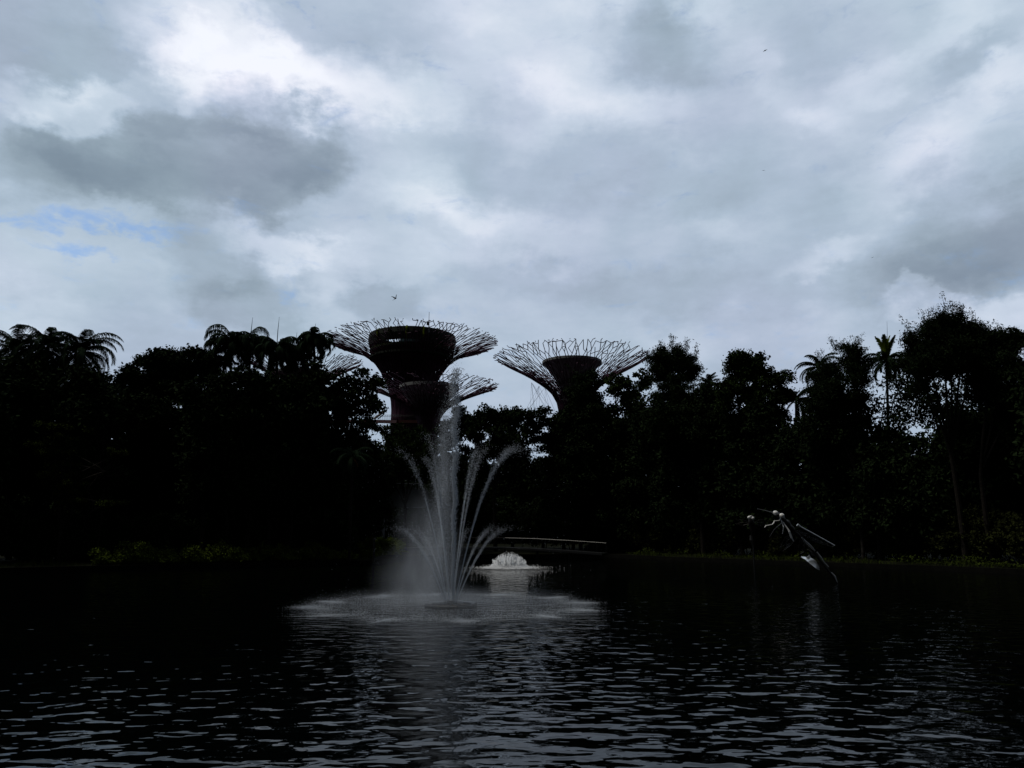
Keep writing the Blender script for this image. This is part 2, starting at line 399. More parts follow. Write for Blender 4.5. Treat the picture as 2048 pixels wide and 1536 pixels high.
if (nrm * dirs).sum() < 0: nrm = -nrm
rng0 = np.random.default_rng(3)
mb = MB(); rings = [np.c_[OD, np.full(nO, -1.2)], np.c_[OD, lev]]
for s_, h in ((1.2, .10), (3, .22), (6, .35)):
    rings.append(np.c_[OD + nrm * s_ * .8 + dirs / rad[:, None] * s_ * .2, lev + h + rng0.uniform(-.05, .05, nO)])
for rr in (160, 300, 900, 5000):
    u = dirs / rad[:, None]; q = cen + u * rr
    if rr == 160: u2 = np.maximum(rad + 14, 150); q = cen + u * u2[:, None]
    rings.append(np.c_[q, np.full(nO, .7 if rr > 200 else .75)])
V = np.concatenate(rings); F = []
for r_ in range(len(rings) - 1):
    i = np.arange(nO); j = (i + 1) % nO; F.append(np.stack([r_ * nO + i, r_ * nO + j, (r_ + 1) * nO + j, (r_ + 1) * nO + i], -1))
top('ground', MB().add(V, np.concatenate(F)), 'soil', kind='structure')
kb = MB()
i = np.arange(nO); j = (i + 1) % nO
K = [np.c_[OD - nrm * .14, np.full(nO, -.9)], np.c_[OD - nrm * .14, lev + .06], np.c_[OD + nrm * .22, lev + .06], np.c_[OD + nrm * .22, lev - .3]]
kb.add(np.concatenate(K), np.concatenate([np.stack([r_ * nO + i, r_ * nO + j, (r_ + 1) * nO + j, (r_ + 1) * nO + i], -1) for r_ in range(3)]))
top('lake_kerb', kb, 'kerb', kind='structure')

def bankD(px):
    if px < 740: return ground(px, np.interp(px, [0, 740], [1146, 1129]))[1]
    if px < 1195: return np.interp(px, [740, 800, 1195], [80, 93, 95])
    return ground(px, np.interp(px, [1195, 2048, 2600], [1113, 1149, 1165]))[1]
FC = ground(902, 1212)                       # foot of the big fountain
wm = bpy.data.materials.new('lake_water'); wm.use_nodes = True
t_ = wm.node_tree; p_ = t_.nodes['Principled BSDF']
p_.inputs['Base Color'].default_value = (.0005, .0009, .0009, 1); p_.inputs['Roughness'].default_value = .02; p_.inputs['IOR'].default_value = 1.33
p_.inputs['Specular IOR Level'].default_value = .24
tc = t_.nodes.new('ShaderNodeTexCoord')
def wn(scale, detail, vs=(1, 1, 1), rough=.5, dist=0):
    mpn = t_.nodes.new('ShaderNodeMapping'); mpn.inputs['Scale'].default_value = vs; t_.links.new(tc.outputs['Object'], mpn.inputs[0])
    n = t_.nodes.new('ShaderNodeTexNoise'); n.inputs['Scale'].default_value = scale; n.inputs['Detail'].default_value = detail
    n.inputs['Roughness'].default_value = rough; n.inputs['Distortion'].default_value = dist; t_.links.new(mpn.outputs[0], n.inputs[0]); return n.outputs[0]
def wmth(op, a, b, c=None):
    n = t_.nodes.new('ShaderNodeMath'); n.operation = op
    for i_, v in enumerate((a, b, c)):
        if v is None: continue
        if isinstance(v, (int, float)): n.inputs[i_].default_value = v
        else: t_.links.new(v, n.inputs[i_])
    return n.outputs[0]
WAVE = .054
big = wn(1.6, .8, (.9, 1.2, 1), .4, .25); mid = wn(4.2, .6, (.75, 1.25, 1), .4, .3); fine = wn(9, 2, (1, 1.3, 1), .5)
# rings of chop spread from where the fountain's water falls
vd = t_.nodes.new('ShaderNodeVectorMath'); vd.operation = 'DISTANCE'; t_.links.new(tc.outputs['Object'], vd.inputs[0]); vd.inputs[1].default_value = (FC[0], FC[1], 0)
def band(r0, r1, hi):
    m = t_.nodes.new('ShaderNodeMapRange'); m.interpolation_type = 'SMOOTHSTEP'; t_.links.new(vd.outputs['Value'], m.inputs[0])
    m.inputs[1].default_value = r0; m.inputs[2].default_value = r1; m.inputs[3].default_value = hi; m.inputs[4].default_value = 0; return m.outputs[0]
patch = wn(.10, 2, (1, .6, 1), .5)           # calmer and breezier patches
pm = t_.nodes.new('ShaderNodeMapRange'); t_.links.new(patch, pm.inputs[0]); pm.inputs[1].default_value = .35; pm.inputs[2].default_value = .65; pm.inputs[3].default_value = .75; pm.inputs[4].default_value = 1.2
h = wmth('MULTIPLY_ADD', big, 1.0, wmth('MULTIPLY', mid, .25))
h = wmth('MULTIPLY', h, pm.outputs[0])
h = wmth('ADD', h, wmth('MULTIPLY', fine, wmth('ADD', band(4, 17, .13), .005)))
h = wmth('ADD', h, wmth('MULTIPLY', wn(26, 2), band(3, 9, .045)))
GB = ground(1018, 1136); vd_b = t_.nodes.new('ShaderNodeVectorMath'); vd_b.operation = 'DISTANCE'; t_.links.new(tc.outputs['Object'], vd_b.inputs[0]); vd_b.inputs[1].default_value = (GB[0], GB[1], 0)
mb_ = t_.nodes.new('ShaderNodeMapRange'); t_.links.new(vd_b.outputs['Value'], mb_.inputs[0]); mb_.inputs[1].default_value = 2; mb_.inputs[2].default_value = 16; mb_.inputs[3].default_value = .45; mb_.inputs[4].default_value = 0
h = wmth('ADD', h, wmth('MULTIPLY', wn(6, 2), mb_.outputs[0]))
bp = t_.nodes.new('ShaderNodeBump'); bp.inputs['Strength'].default_value = 1; bp.inputs['Distance'].default_value = WAVE
t_.links.new(h, bp.inputs['Height']); t_.links.new(bp.outputs[0], p_.inputs['Normal'])
top('lake_water', MB().add([(-110, -8, 0), (110, -8, 0), (110, 135, 0), (-110, 135, 0)], [[0, 1, 2, 3]]), wm, kind='structure')

# ------------------------------------------------------------------ giant steel tree structures
def supertree(cx, D, rim, core, label, nrib=48, seed=1, tube=.10, split=(.38, .62), pod=False, vine=True, base_y=1060, fork2=.5, jit=1.0, rstep=.052):
    """rim / core: profiles as (radius px, y px) seen at distance D"""
    rng = np.random.default_rng(seed); k = D / FPX / math.cos(PITCH) ** 0
    pr = np.array([[r * k, at(cx, y, D)[2]] for r, y in rim])
    c = at(cx, 800, D); c[2] = .7
    t = thing('steel_supertree', label, 'tree tower', c, None)
    # arc length parameter of the skin
    sg = np.r_[0, np.cumsum(np.linalg.norm(np.diff(pr, axis=0), axis=1))]; sg /= sg[-1]
    def S(u, th):
        r = np.interp(u, sg, pr[:, 0]) if np.isscalar(u) else np.interp(u, sg, pr[:, 0]); z = np.interp(u, sg, pr[:, 1])
        return np.array([c[0] + r * math.cos(th), c[1] + r * math.sin(th), z])
    sgl = np.linalg.norm(np.diff(pr, axis=0), axis=1).sum()
    can = MB(); Nn = int(nrib * 2.25); lv0 = .40
    us = [lv0]; 
    while us[-1] < .985: us.append(us[-1] + rstep * (1 - .25 * (us[-1] - lv0)))
    us[-1] = 1.0; rows = []
    for k_, u in enumerate(us):
        jt = .12 + .30 * (k_ / len(us))
        rows.append([(u + (rng.uniform(-.35, .35) * rstep if 0 < k_ else 0), (i + .5 * (k_ % 2) + rng.uniform(-jt, jt)) * 2 * PI / Nn) for i in range(Nn)])
    rib = np.linspace(0, lv0, 9)
    for i in range(nrib):
        th = i * 2 * PI / nrib; lean = rng.uniform(-.04, .04)
        j = int(round(i * Nn / nrib)) % Nn; u1, th1 = rows[0][j]; dd_ = (th1 - th + PI) % (2 * PI) - PI
        can.tube([S(x, th + dd_ * (x / lv0) ** 2) for x in rib], tube * 1.15, 4, cap=False)
        for sg_ in (-1, 1):
            if rng.random() < .5:
                t2_, dd2 = rows[0][(j + sg_) % Nn][1], 0; dd2 = (t2_ - th + PI) % (2 * PI) - PI
                can.tube([S(x, th + (dd_ * (x / lv0) ** 2) + (dd2 - dd_) * max(0, (x - .22) / .18)) for x in rib[4:]], tube, 4, cap=False)
    cur = set(range(Nn))
    for k_ in range(len(us) - 1):
        f = k_ / (len(us) - 1); live = set()
        for i in sorted(cur):
            a_ = S(*rows[k_][i])
            opts = [(i, k_ % 2 == 0), (i + (1 if k_ % 2 else -1), True)]
            ch = [o_[0] % Nn for o_ in opts]
            if rng.random() < (.22 if f < .45 else .36): ch = [ch[rng.integers(0, 2)]]
            for j in ch:
                if f > .8 and rng.random() < .12: continue
                can.tube([a_, S(*rows[k_ + 1][j])], tube * (1 - .15 * f), 4, cap=False); live.add(j)
            if f > .35 and rng.random() < .20:
                j = (i + 1) % Nn; can.tube([a_, S(rows[k_][j][0], rows[k_][j][1])], tube * .8, 4, cap=False)
        cur = live
    for i in sorted(cur):
        if rng.random() < .8:
            u, th = rows[-1][i]; e = S(1, th); q = S(1, th + rng.uniform(-1, 1) * 2.6 / Nn) ; o_ = np.array([math.cos(th), math.sin(th), 0])
            can.tube([e, q + o_ * rng.uniform(.1, .7) + [0, 0, rng.uniform(-.2, .45)]], tube * .85, 4, cap=False)
    part('canopy', can, 'steel', t)
    tr_ = MB(); r0 = pr[0, 0]
    ct = at(cx, core[0][1], D)[2]; prof = [(r0 * .92, .2), (r0 * .9, ct * .5), (r0 * .88, ct), (r0 * .86, ct + 2)]
    tr_.lathe(prof, (c[0], c[1]), 36); part('trunk', tr_, 'vine', t)
    lv = MB(); n = 15000; a = rng.uniform(0, 2 * PI, n); zt = S(.27, 0)[2]; z = rng.uniform(1, zt, n); rz = np.interp(z, pr[:, 1], pr[:, 0]) * 1.01
    kz = rng.uniform(0, 1, n) < np.interp(z, [ct, zt], [1, .12]); a, z, rz = a[kz], z[kz], rz[kz]; n = len(a)
    P = np.stack([c[0] + rz * np.cos(a), c[1] + rz * np.sin(a), z], -1) + rng.normal(size=(n, 3)) * .22
    leaves(lv, P, rng, .7, .5); part('climbing_plants', lv, 'leaf2', t)
    cp = np.array([[r * k, at(cx, y, D)[2]] for r, y in core])
    cm_ = MB(); rings_ = list(map(tuple, cp))
    tr, tz = rings_[-1]
    cm_.lathe(rings_ + [(tr + .25, tz + .1), (tr + .25, tz + .7), (tr - .3, tz + .7), (tr - .6, tz - .2), (.1, tz - .6)], (c[0], c[1]), 40)
    part('core', cm_, 'vine' if pod else 'concrete', t, smooth=False)
    return t, c, k, S

tA, cA, kA, SA = supertree(822, 190, [(40, 1000), (39, 850), (38, 812), (42, 790), (52, 762), (66, 738), (86, 717), (112, 703), (142, 693), (173, 684)],
    [(34, 860), (33, 800), (34, 780), (38, 758), (46, 742), (58, 726), (74, 715), (84, 708)], 'tallest steel tree tower, with the dark round lookout pod inside its crown', nrib=54, seed=11, tube=.10, pod=True, fork2=.35)
zA = lambda y: at(822, y, 190)[2]
rf = MB(); rf.lathe([(8.6, zA(672)), (9.6, zA(671)), (10.9, zA(674)), (11.1, zA(684)), (10.7, zA(697)), (10.2, zA(697)), (10.1, zA(684)), (9.9, zA(676)), (8.6, zA(675)), (8.6, zA(672))], (cA[0], cA[1]), 48)
pr_ = part('pod_roof', rf, 'roof', tA)
gl = MB(); gl.lathe([(5.6, zA(719)), (5.9, zA(676)), (5.9, zA(675.5)), (.1, zA(675))], (cA[0] + 2.4, cA[1]), 24); part('pod_glazing', gl, 'glass', tA)
fl = MB(); fl.lathe([(5, zA(730)), (9.2, zA(725)), (10.6, zA(721)), (10.6, zA(717)), (9.6, zA(717)), (.1, zA(718))], (cA[0], cA[1]), 48); part('pod_floor', fl, 'roof', tA)
ms = MB()
for i in range(24):
    a = i * PI / 12; ms = MB(); ms.tube([(cA[0] + 9.3 * math.cos(a), cA[1] + 9.3 * math.sin(a), zA(719)), (cA[0] + 9.9 * math.cos(a), cA[1] + 9.9 * math.sin(a), zA(686))], .13, 4); part('mullion', ms, 'dark', tA)

rg = MB()
for i in range(120):
    a = i * PI / 60; a2 = (i + 1) * PI / 60
    rg.tube([(cA[0] + 10.4 * math.cos(a), cA[1] + 10.4 * math.sin(a), zA(717)), (cA[0] + 10.4 * math.cos(a), cA[1] + 10.4 * math.sin(a), zA(717) + 1.1)], .03, 3)
rg.lathe([(10.36, zA(717) + 1.1), (10.46, zA(717) + 1.1), (10.46, zA(717) + 1.2)], (cA[0], cA[1]), 60); part('pod_railing', rg, 'dark', tA)
for i, a in enumerate((-2.3, -1.95, -1.57, -1.2, -.85)):     # green banners of climbing plants over the roof edge
    b_ = MB(); r1 = 11.2
    b_.tube([(cA[0] + 10.6 * math.cos(a), cA[1] + 10.6 * math.sin(a), zA(673)), (cA[0] + r1 * math.cos(a), cA[1] + r1 * math.sin(a), zA(678)), (cA[0] + r1 * math.cos(a), cA[1] + r1 * math.sin(a), zA(688)), (cA[0] + (r1 - .5) * math.cos(a), cA[1] + (r1 - .5) * math.sin(a), zA(697))], [.22, .28, .25, .12], 6)
    part('roof_rib', b_, 'bright' if i in (0, 2, 3) else 'leaf2', tA)
an = MB(); e_ = at(858, 640, 171); an.tube([e_ - [0, 0, 3], e_ + [0, 0, 0]], .12, 5); an.tube([e_, e_ + [0, 0, 1.9]], .05, 4); an.box(e_ + [-.5, -.2, -1.2], e_ + [-.1, .2, -.5]); part('mast', an, 'dark', tA)

supertree(1145, 190, [(29, 1000), (27, 860), (27, 828), (31, 803), (45, 782), (65, 767), (96, 747), (122, 734), (141, 724), (156, 715)],
    [(20, 850), (20, 800), (26, 774), (38, 754), (50, 738), (59, 729)], 'steel tree tower standing alone on the right, half behind the trees, pale concrete funnel inside', nrib=46, seed=23, tube=.10, fork2=.4)
supertree(858, 150, [(20, 1000), (18, 880), (19, 850), (27, 828), (44, 812), (66, 799), (92, 788), (116, 779), (138, 771)],
    [(17, 880), (18, 845), (28, 820), (42, 800), (54, 786), (58, 780)], 'low steel tree tower with a grey funnel, in front of the tallest one', nrib=42, seed=31, tube=.08, fork2=.3)
supertree(602, 205, [(24, 1000), (23, 850), (26, 815), (34, 785), (48, 762), (68, 748), (92, 735), (118, 722)],
    [(20, 860), (21, 815), (30, 785), (42, 760), (50, 750)], 'steel tree tower mostly hidden behind the palms, only its right rim showing', nrib=42, seed=41, tube=.10, fork2=.3)

# skyway between the towers
sw = thing('skyway', 'red steel walkway high between the tree towers, seen left of the tall trunk', 'walkway', at(822, 1060, 188) * [1, 1, 0], None)
dk = MB(); rl = MB(); pth = [at(600, 842, 214), at(680, 841, 202), at(745, 840, 192), at(800, 841, 183), at(860, 842, 182), at(900, 842, 190)]
pth = np.array(pth); 
for a, b in zip(pth[:-1], pth[1:]):
    dk.beam(a, b + (b - a) * .01, 2.2, .7)
    n_ = 12
    for q in range(n_):
        p0 = a + (b - a) * q / n_
        for o_ in (-1, 1): rl.tube([p0 + [0, o_, 0], p0 + [0, o_, 1.15]], .035, 3)
    for o_ in (-1, 1): rl.tube([a + [0, o_, 1.15], b + [0, o_, 1.15]], .05, 4)
part('deck', dk, 'red', sw); part('railing', rl, 'dark', sw)
br = MB(); br.tube([at(748, 838, 190), at(768, 823, 190)], .3, 5); br.tube([at(756, 838, 190), at(766, 830, 190), at(768, 822, 190)], .14, 4); part('brace', br, 'red', sw)
rngc = np.random.default_rng(5)
apex = [at(1063, 765, 190), at(1090, 775, 188), at(1078, 772, 196)]
for i in range(16):
    a = apex[i % 3]; q = MB(); b = at(1035 + rngc.uniform(0, 85), 842, 205) ; q.tube([a, b], .03, 3, cap=False); part('cable', q, 'grey', sw)

# road bridge behind the spray
bd = thing('road_bridge', 'pale concrete bridge span behind the left side of the spray', 'bridge', at(810, 1060, 98) * [1, 1, 0])
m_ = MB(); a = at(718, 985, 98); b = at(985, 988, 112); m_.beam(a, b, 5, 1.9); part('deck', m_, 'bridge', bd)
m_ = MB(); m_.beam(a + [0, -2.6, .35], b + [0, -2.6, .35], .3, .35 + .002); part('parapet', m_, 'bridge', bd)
m_ = MB(); 
for o_ in np.linspace(0, 1, 22): q = a + (b - a) * o_ + [0, -2.6, .35]; m_.tube([q, q + [0, 0, .75]], .03, 4)
m_.tube([a + [0, -2.6, 1.1], b + [0, -2.6, 1.1]], .04, 5); part('railing', m_, 'grey', bd)
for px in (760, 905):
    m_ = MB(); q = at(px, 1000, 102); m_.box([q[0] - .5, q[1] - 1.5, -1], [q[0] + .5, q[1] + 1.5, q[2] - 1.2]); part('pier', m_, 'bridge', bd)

# low boardwalk with handrail at the mouth of the inlet
fb = thing('boardwalk', 'low dark boardwalk with a thin pale handrail behind the small foam fountain', 'footbridge', at(1040, 1060, 88) * [1, 1, 0])
pts = np.array([at(800, 1077, 92), at(900, 1075, 92), at(1010, 1075.5, 92), at(1075, 1077.5, 90), at(1140, 1081, 88), at(1212, 1086, 86)])
m_ = MB(); m_.tube(pts, .022, 5); hp = []
for i in range(len(pts) - 1):
    for q in np.linspace(0, 1, 5)[:-1]: p = pts[i] + (pts[i + 1] - pts[i]) * q; q_ = MB(); q_.tube([p, p - [0, 0, 1.1]], .02, 4); hp.append(q_)
q_ = MB(); q_.tube([pts[-1], pts[-1] - [0, 0, 1.1]], .03, 5); hp.append(q_)
part('handrail', m_, 'grey', fb); [part('post', q_, 'dark', fb) for q_ in hp]
m_ = MB()
for a, b in zip(pts[:-1], pts[1:]): m_.beam(a + [0, .9, -1.1], b + [0, .9, -1.1], 2.0, .22)
part('deck', m_, 'dark', fb)
for i, p in enumerate(pts[:-1]): m_ = MB(); m_.tube([p + [0, .9, -1.3], [p[0], p[1] + .9, -1]], .14, 8); part('pile', m_, 'dark', fb)
p = ground(747, 1128); p = at(747, 1126, 73)
pm_ = MB(); pm_.tube([[p[0], p[1], .3], [p[0], p[1], 2.3]], .11, 10); pm_.tube([[p[0], p[1], 2.3], [p[0], p[1], 2.42]], [.16, .13], 10)
top('bollard_light', pm_, 'dark', 'slim black post standing in the bright green bush at the left bank', 'post', loc=(p[0], p[1], .3))

# ------------------------------------------------------------------ palms and trees that stand out
# left cluster of feathery palms
for (px, py, D, bx, lab, ex) in (
    (30, 702, 72, 20, 'feathery palm at the far left edge, fronds arching over the dark mass', [(0.2, 1.0, 4.4)]),
    (95, 700, 72, 100, 'feathery palm between the far left palm and the one beside the sky gap', []),
    (160, 705, 72, 170, 'feathery palm with long fronds curling down beside the gap of sky on the left', [(0.05, 1.0, 5.2), (-.1, .6, 4.9), (.1, .2, 4.4), (2.9, 1.1, 5.0), (.3, 1.3, 5)])):
    palm(px, py, D, lab, length=4.5, nf=32, leaflet=.85, droop=.9, n=60, wid=.065, emin=-.9, base_x=bx, extra=ex, bend=2.3, tr=.12)
for (px, py, h) in ((87, 690, 2.2), (163, 690, 2.0)):
    pass
# drooping palms, middle left
for (px, py, D, bx, L_, nf, sp, lab, ex) in (
    (462, 694, 77, 470, 3.3, 15, 0, 'drooping palm whose tallest frond hangs over like a hood, left of the middle clump', [(PI * .93, 1.5, 5.2), (PI * .97, 1.3, 4.6), (PI, .9, 4)]),
    (500, 694, 78, 500, 3.0, 13, 3.2, 'drooping palm with upright young fronds and a thin spike in the middle clump', [(1.2, 1.57, 5.0), (0, 1.2, 2.6)]),
    (553, 702, 77, 560, 3.0, 13, 3.6, 'drooping palm with one thick leaning spear above its round crown', [(.1, 1.3, 2.4), (-.1, .8, 3.0)]),
    (590, 710, 78, 590, 2.6, 12, 2.4, 'small drooping palm low in the middle clump', []),
    (628, 684, 78, 640, 2.6, 14, 2.0, 'drooping palm standing against the sky at the rim of the tallest tower', [(PI, 1.3, 2.4), (.1, .7, 3.1), (PI * .95, .6, 2.6)]),
    (415, 722, 77, 420, 2.8, 12, 0, 'low drooping palm at the left shoulder of the middle clump', []),
    (655, 790, 77, 655, 2.6, 12, 0, 'drooping palm with ragged hanging fronds below the palm at the tower rim', [])):
    palm(px, py, D, lab, length=L_ * 1.14, nf=nf + 10, leaflet=1.05, droop=1.5, base_x=bx, spear=sp, extra=ex, bend=3.0, n=50, wid=.075, emin=-.3, emax=1.35, curl=1.7)
# right hand palms
palm(1418, 768, 96, 'small palm with upright fronds between the feathery column and the round tree', length=1.9, nf=12, leaflet=.5, emin=.3, emax=1.45, bend=1.2)
palm(1592, 800, 90, 'dark palm with drooping fronds in the gap right of the round tree', length=3.2, nf=15, n=42, wid=.09, leaflet=.65, droop=.9, base_x=1590, bend=2.0, extra=[(PI, .9, 3.0), (0, .5, 3.2), (-.3, -.1, 3)])
palm(1640, 735, 88, 'palm half buried in the feathery trees right of the sky gap', length=3.3, nf=14, n=42, wid=.09, leaflet=.65, droop=.8, bend=1.9, extra=[(PI, .7, 3.6), (PI, .2, 3.4)])
pt_ = palm(1773, 722, 80, 'tall palm with a bright yellow green new frond standing up from its crown', length=3.0, nf=22, n=42, wid=.09, leaflet=.66, droop=.7, tr=.13, bend=2.1, emin=-.6, emax=.9, extra=[(PI, .85, 3.4), (0, .8, 3.2)], spear=0)
ND = LOC[pt_.name][1]; fr = MB(); rngf = np.random.default_rng(4)
for e_, a_ in ((1.5, 0), (1.42, 2), (1.46, 4.2), (1.35, 3.2), (1.3, 0.3), (1.25, 5.2), (1.3, 1)): frond(fr, at(1773, 722, ND), a_, e_, 2.2 * ND / 62, rngf, .5, .2, 40, .35, .09)
part('new_frond', fr, 'bright', pt_, label='bright yellow green young frond')
sp_ = MB(); sp_.tube([at(1775, 690, ND), at(1774, 643, ND)], [.03, .01], 4); part('spear_leaf', sp_, 'palm', pt_)
palm(2052, 690, 76, 'palm at the far right edge with a frond reaching back over the feathery trees', length=3.2, nf=18, n=42, wid=.09, leaflet=.7, droop=.7, bend=1.6, extra=[(PI, .9, 3.0), (PI, .5, 3.2)])
palm(1700, 850, 80, 'low palm in front of the thin leafed trees on the right', length=3.0, nf=13, n=42, wid=.09, leaflet=.65, droop=.9, bend=2)
palm(1960, 720, 76, 'palm buried in the tall feathery tree with a long bare spike above it', length=3.0, nf=13, n=42, wid=.09, leaflet=.65, droop=.8, bend=1.8, spear=5.0)

T = tree
T('broadleaf_tree', [(300, 765, 62, 62), (380, 735, 62, 48), (268, 768, 36, 28), (332, 722, 50, 28), (245, 800, 26, 22), (330, 850, 95, 90), (250, 870, 60, 70)], 76, 'dense rounded broadleaf tree right of the gap of sky on the left', size=.34, dens=1.3)
T('broadleaf_tree', [(690, 768, 36, 26), (722, 748, 16, 13), (735, 770, 34, 22), (705, 808, 50, 36), (750, 812, 28, 20), (668, 840, 30, 40), (742, 850, 22, 16), (700, 870, 45, 40)], 58, 'open crowned tree with large leaves left of the tallest tower', size=.36, dens=.55, clump=.62, trunk_x=700, tr=.16)
T('broadleaf_tree', [(940, 845, 36, 26), (985, 828, 36, 20), (1030, 836, 40, 24), (1072, 842, 26, 20), (1088, 822, 14, 8), (1000, 880, 95, 50), (925, 832, 20, 18), (897, 872, 24, 32)], 84, 'flat topped broadleaf tree right of the water jet', size=.36, dens=1.1, clump=.7)
T('bushy_tree', [(800, 905, 55, 38), (850, 925, 55, 45), (770, 935, 40, 50), (790, 868, 30, 22), (830, 880, 30, 26)], 88, 'small leafed bushy tree below the tallest tower, flecked with light', leaf='leaf2', size=.22, dens=1.0, clump=.6)
T('climber_tree', [(1170, 775, 34, 44), (1145, 855, 30, 40), (1185, 845, 46, 70), (1165, 930, 60, 80), (1150, 815, 22, 25), (1125, 870, 22, 20)], 78, 'narrow ragged tree standing in front of the right hand tower', size=.3, dens=1.2, shoots=14, shoot_h=1.3)
T('broadleaf_tree', [(1240, 778, 30, 26), (1283, 762, 22, 20), (1262, 800, 36, 34), (1245, 850, 45, 45), (1225, 760, 14, 10)], 74, 'big leafed tree below the right rim of the right hand tower', leaf='leaf2', size=.42, dens=.8, clump=.7)
T('feathery_tree', [(1345, 715, 38, 30), (1370, 735, 28, 36), (1318, 735, 28, 34), (1347, 790, 52, 60), (1350, 880, 52, 80)], 66, 'tall feathery column of a tree hiding the right rim of the right hand tower', size=.26, aspect=.3, dens=1.2, shoots=46, shoot_h=1.5, bark='pale', trunk_x=1352, tr=.16)
T('broadleaf_tree', [(1490, 724, 36, 22), (1515, 738, 22, 26), (1465, 745, 20, 26), (1495, 775, 46, 36), (1555, 765, 24, 26), (1570, 790, 18, 26), (1525, 815, 58, 36), (1500, 860, 50, 40), (1450, 800, 24, 40)], 70, 'rounded tree with two humps standing clear of its neighbours on the right', leaf='leaf2', size=.28, dens=1.2, clump=.65, shoots=8, shoot_h=.8)
T('feathery_tree', [(1692, 712, 30, 24), (1660, 742, 26, 24), (1712, 740, 30, 30), (1685, 790, 48, 50), (1640, 790, 26, 50)], 68, 'feathery tree left of the palm with the yellow green new frond', size=.24, aspect=.3, dens=1.1, shoots=34, shoot_h=1.5, tr=.14, bark='pale', trunk_x=1722)
T('feathery_tree', [(1885, 655, 38, 32), (1930, 668, 40, 32), (1850, 690, 36, 30), (1900, 715, 70, 50), (1955, 720, 45, 40), (1830, 740, 30, 50)], 62, 'tallest feathery tree on the right with wispy shoots above its crown', size=.25, aspect=.32, dens=1.15, shoots=60, shoot_h=1.7, tr=.2, bark='bark', trunk_x=1925)
T('feathery_tree', [(2000, 690, 30, 34), (2035, 715, 40, 42), (1985, 750, 40, 60), (2040, 800, 50, 60)], 64, 'feathery tree filling the corner right of the tallest one', size=.25, aspect=.32, dens=1.1, shoots=30, shoot_h=1.4, tr=.18, bark='bark', trunk_x=1978)
T('broadleaf_tree', [(1430, 800, 40, 40), (1400, 850, 50, 60), (1450, 880, 60, 50), (1320, 850, 40, 40)], 80, 'dark tree low behind the small upright palm', size=.3, dens=1.2)
# thinly leafed trees through which the sky glints
T('thin_tree', [(1730, 800, 34, 50), (1790, 790, 30, 60), (1830, 800, 40, 60), (1760, 850, 60, 40), (1690, 860, 60, 36), (1620, 850, 40, 40)], 72, 'thin leafed tree through which the sky glints right of the sky gap', size=.3, dens=.2, clump=.6, trunk_x=1760, tr=.12)
T('thin_tree', [(1920, 800, 60, 50), (1870, 830, 40, 50), (1990, 830, 60, 50), (1850, 780, 34, 40)], 70, 'thin leafed tree below the tallest feathery tree, sky glinting through', size=.3, dens=.22, clump=.6, trunk_x=1900, tr=.12)
# tiers of lit leaves on the left
T('tiered_tree', [(105, 852, 36, 5), (120, 875, 30, 4), (85, 890, 26, 4), (110, 905, 40, 5), (130, 930, 34, 5), (110, 950, 44, 6), (125, 968, 40, 5), (140, 985, 30, 4), (150, 1003, 34, 4), (215, 1006, 40, 3), (240, 905, 22, 4)], 58, 'tiered tree with flat sprays of lit yellow green leaves at the left', leaf='lush', size=.16, dens=1.4, clump=.3, trunk_x=125, tr=.12)
T('young_tree', [(188, 858, 9, 8), (205, 842, 10, 6)], 60, 'small spray of pale leaves right of the tiered tree', leaf='lush', size=.2, dens=.8, clump=.4, tr=.06)
# hanging orange dead frond
SEED[0] += 1
p = at(706, 925, 73)
dl = MB(); rngd = np.random.default_rng(9); frond(dl, p + [-.1, 0, .5], .6, -.6, 1.1, rngd, .3, .8, 16, 1.0, .12)
dfo = thing('palm_tree', 'short palm with an orange brown dead frond at the right end of the left bank', 'palm tree', [p[0] - .1, p[1] + .4, GZ])
tm = MB(); tm.tube([[p[0] - .1, p[1] + .4, GZ - .2], [p[0] - .15, p[1] + .3, p[2] + .6]], [.14, .1], 8); part('trunk', tm, 'bark', dfo)
cr = MB()
for i in range(15): frond(cr, [p[0] - .15, p[1] + .3, p[2] + .6], i * 2.4, -.3 + i * .1, 2.6, rngd, .6, .9, 28, 1.9)
part('crown', cr, 'palm', dfo); part('dead_frond', dl, 'dead', dfo, label='orange brown dead frond')

# ------------------------------------------------------------------ the dark belt behind the banks
rngr = np.random.default_rng(77)
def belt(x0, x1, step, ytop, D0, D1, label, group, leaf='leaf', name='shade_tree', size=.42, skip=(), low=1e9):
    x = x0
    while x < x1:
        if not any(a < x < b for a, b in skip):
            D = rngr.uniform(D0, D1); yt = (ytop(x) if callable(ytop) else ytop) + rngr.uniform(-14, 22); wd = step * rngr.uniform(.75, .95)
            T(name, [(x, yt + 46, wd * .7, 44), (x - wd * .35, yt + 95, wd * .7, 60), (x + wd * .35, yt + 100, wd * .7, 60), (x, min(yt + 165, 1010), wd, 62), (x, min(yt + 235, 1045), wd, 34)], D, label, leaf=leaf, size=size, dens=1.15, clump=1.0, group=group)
        x += step
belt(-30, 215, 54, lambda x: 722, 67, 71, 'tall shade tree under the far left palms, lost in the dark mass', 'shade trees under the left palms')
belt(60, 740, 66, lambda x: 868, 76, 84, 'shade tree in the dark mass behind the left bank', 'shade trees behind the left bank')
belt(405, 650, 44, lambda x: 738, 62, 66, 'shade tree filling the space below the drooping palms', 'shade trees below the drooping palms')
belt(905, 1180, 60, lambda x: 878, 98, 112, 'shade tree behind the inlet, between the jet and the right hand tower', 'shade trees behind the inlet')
belt(1130, 1430, 56, lambda x: 800, 82, 94, 'shade tree under the feathery column on the right bank', 'shade trees under the feathery column')
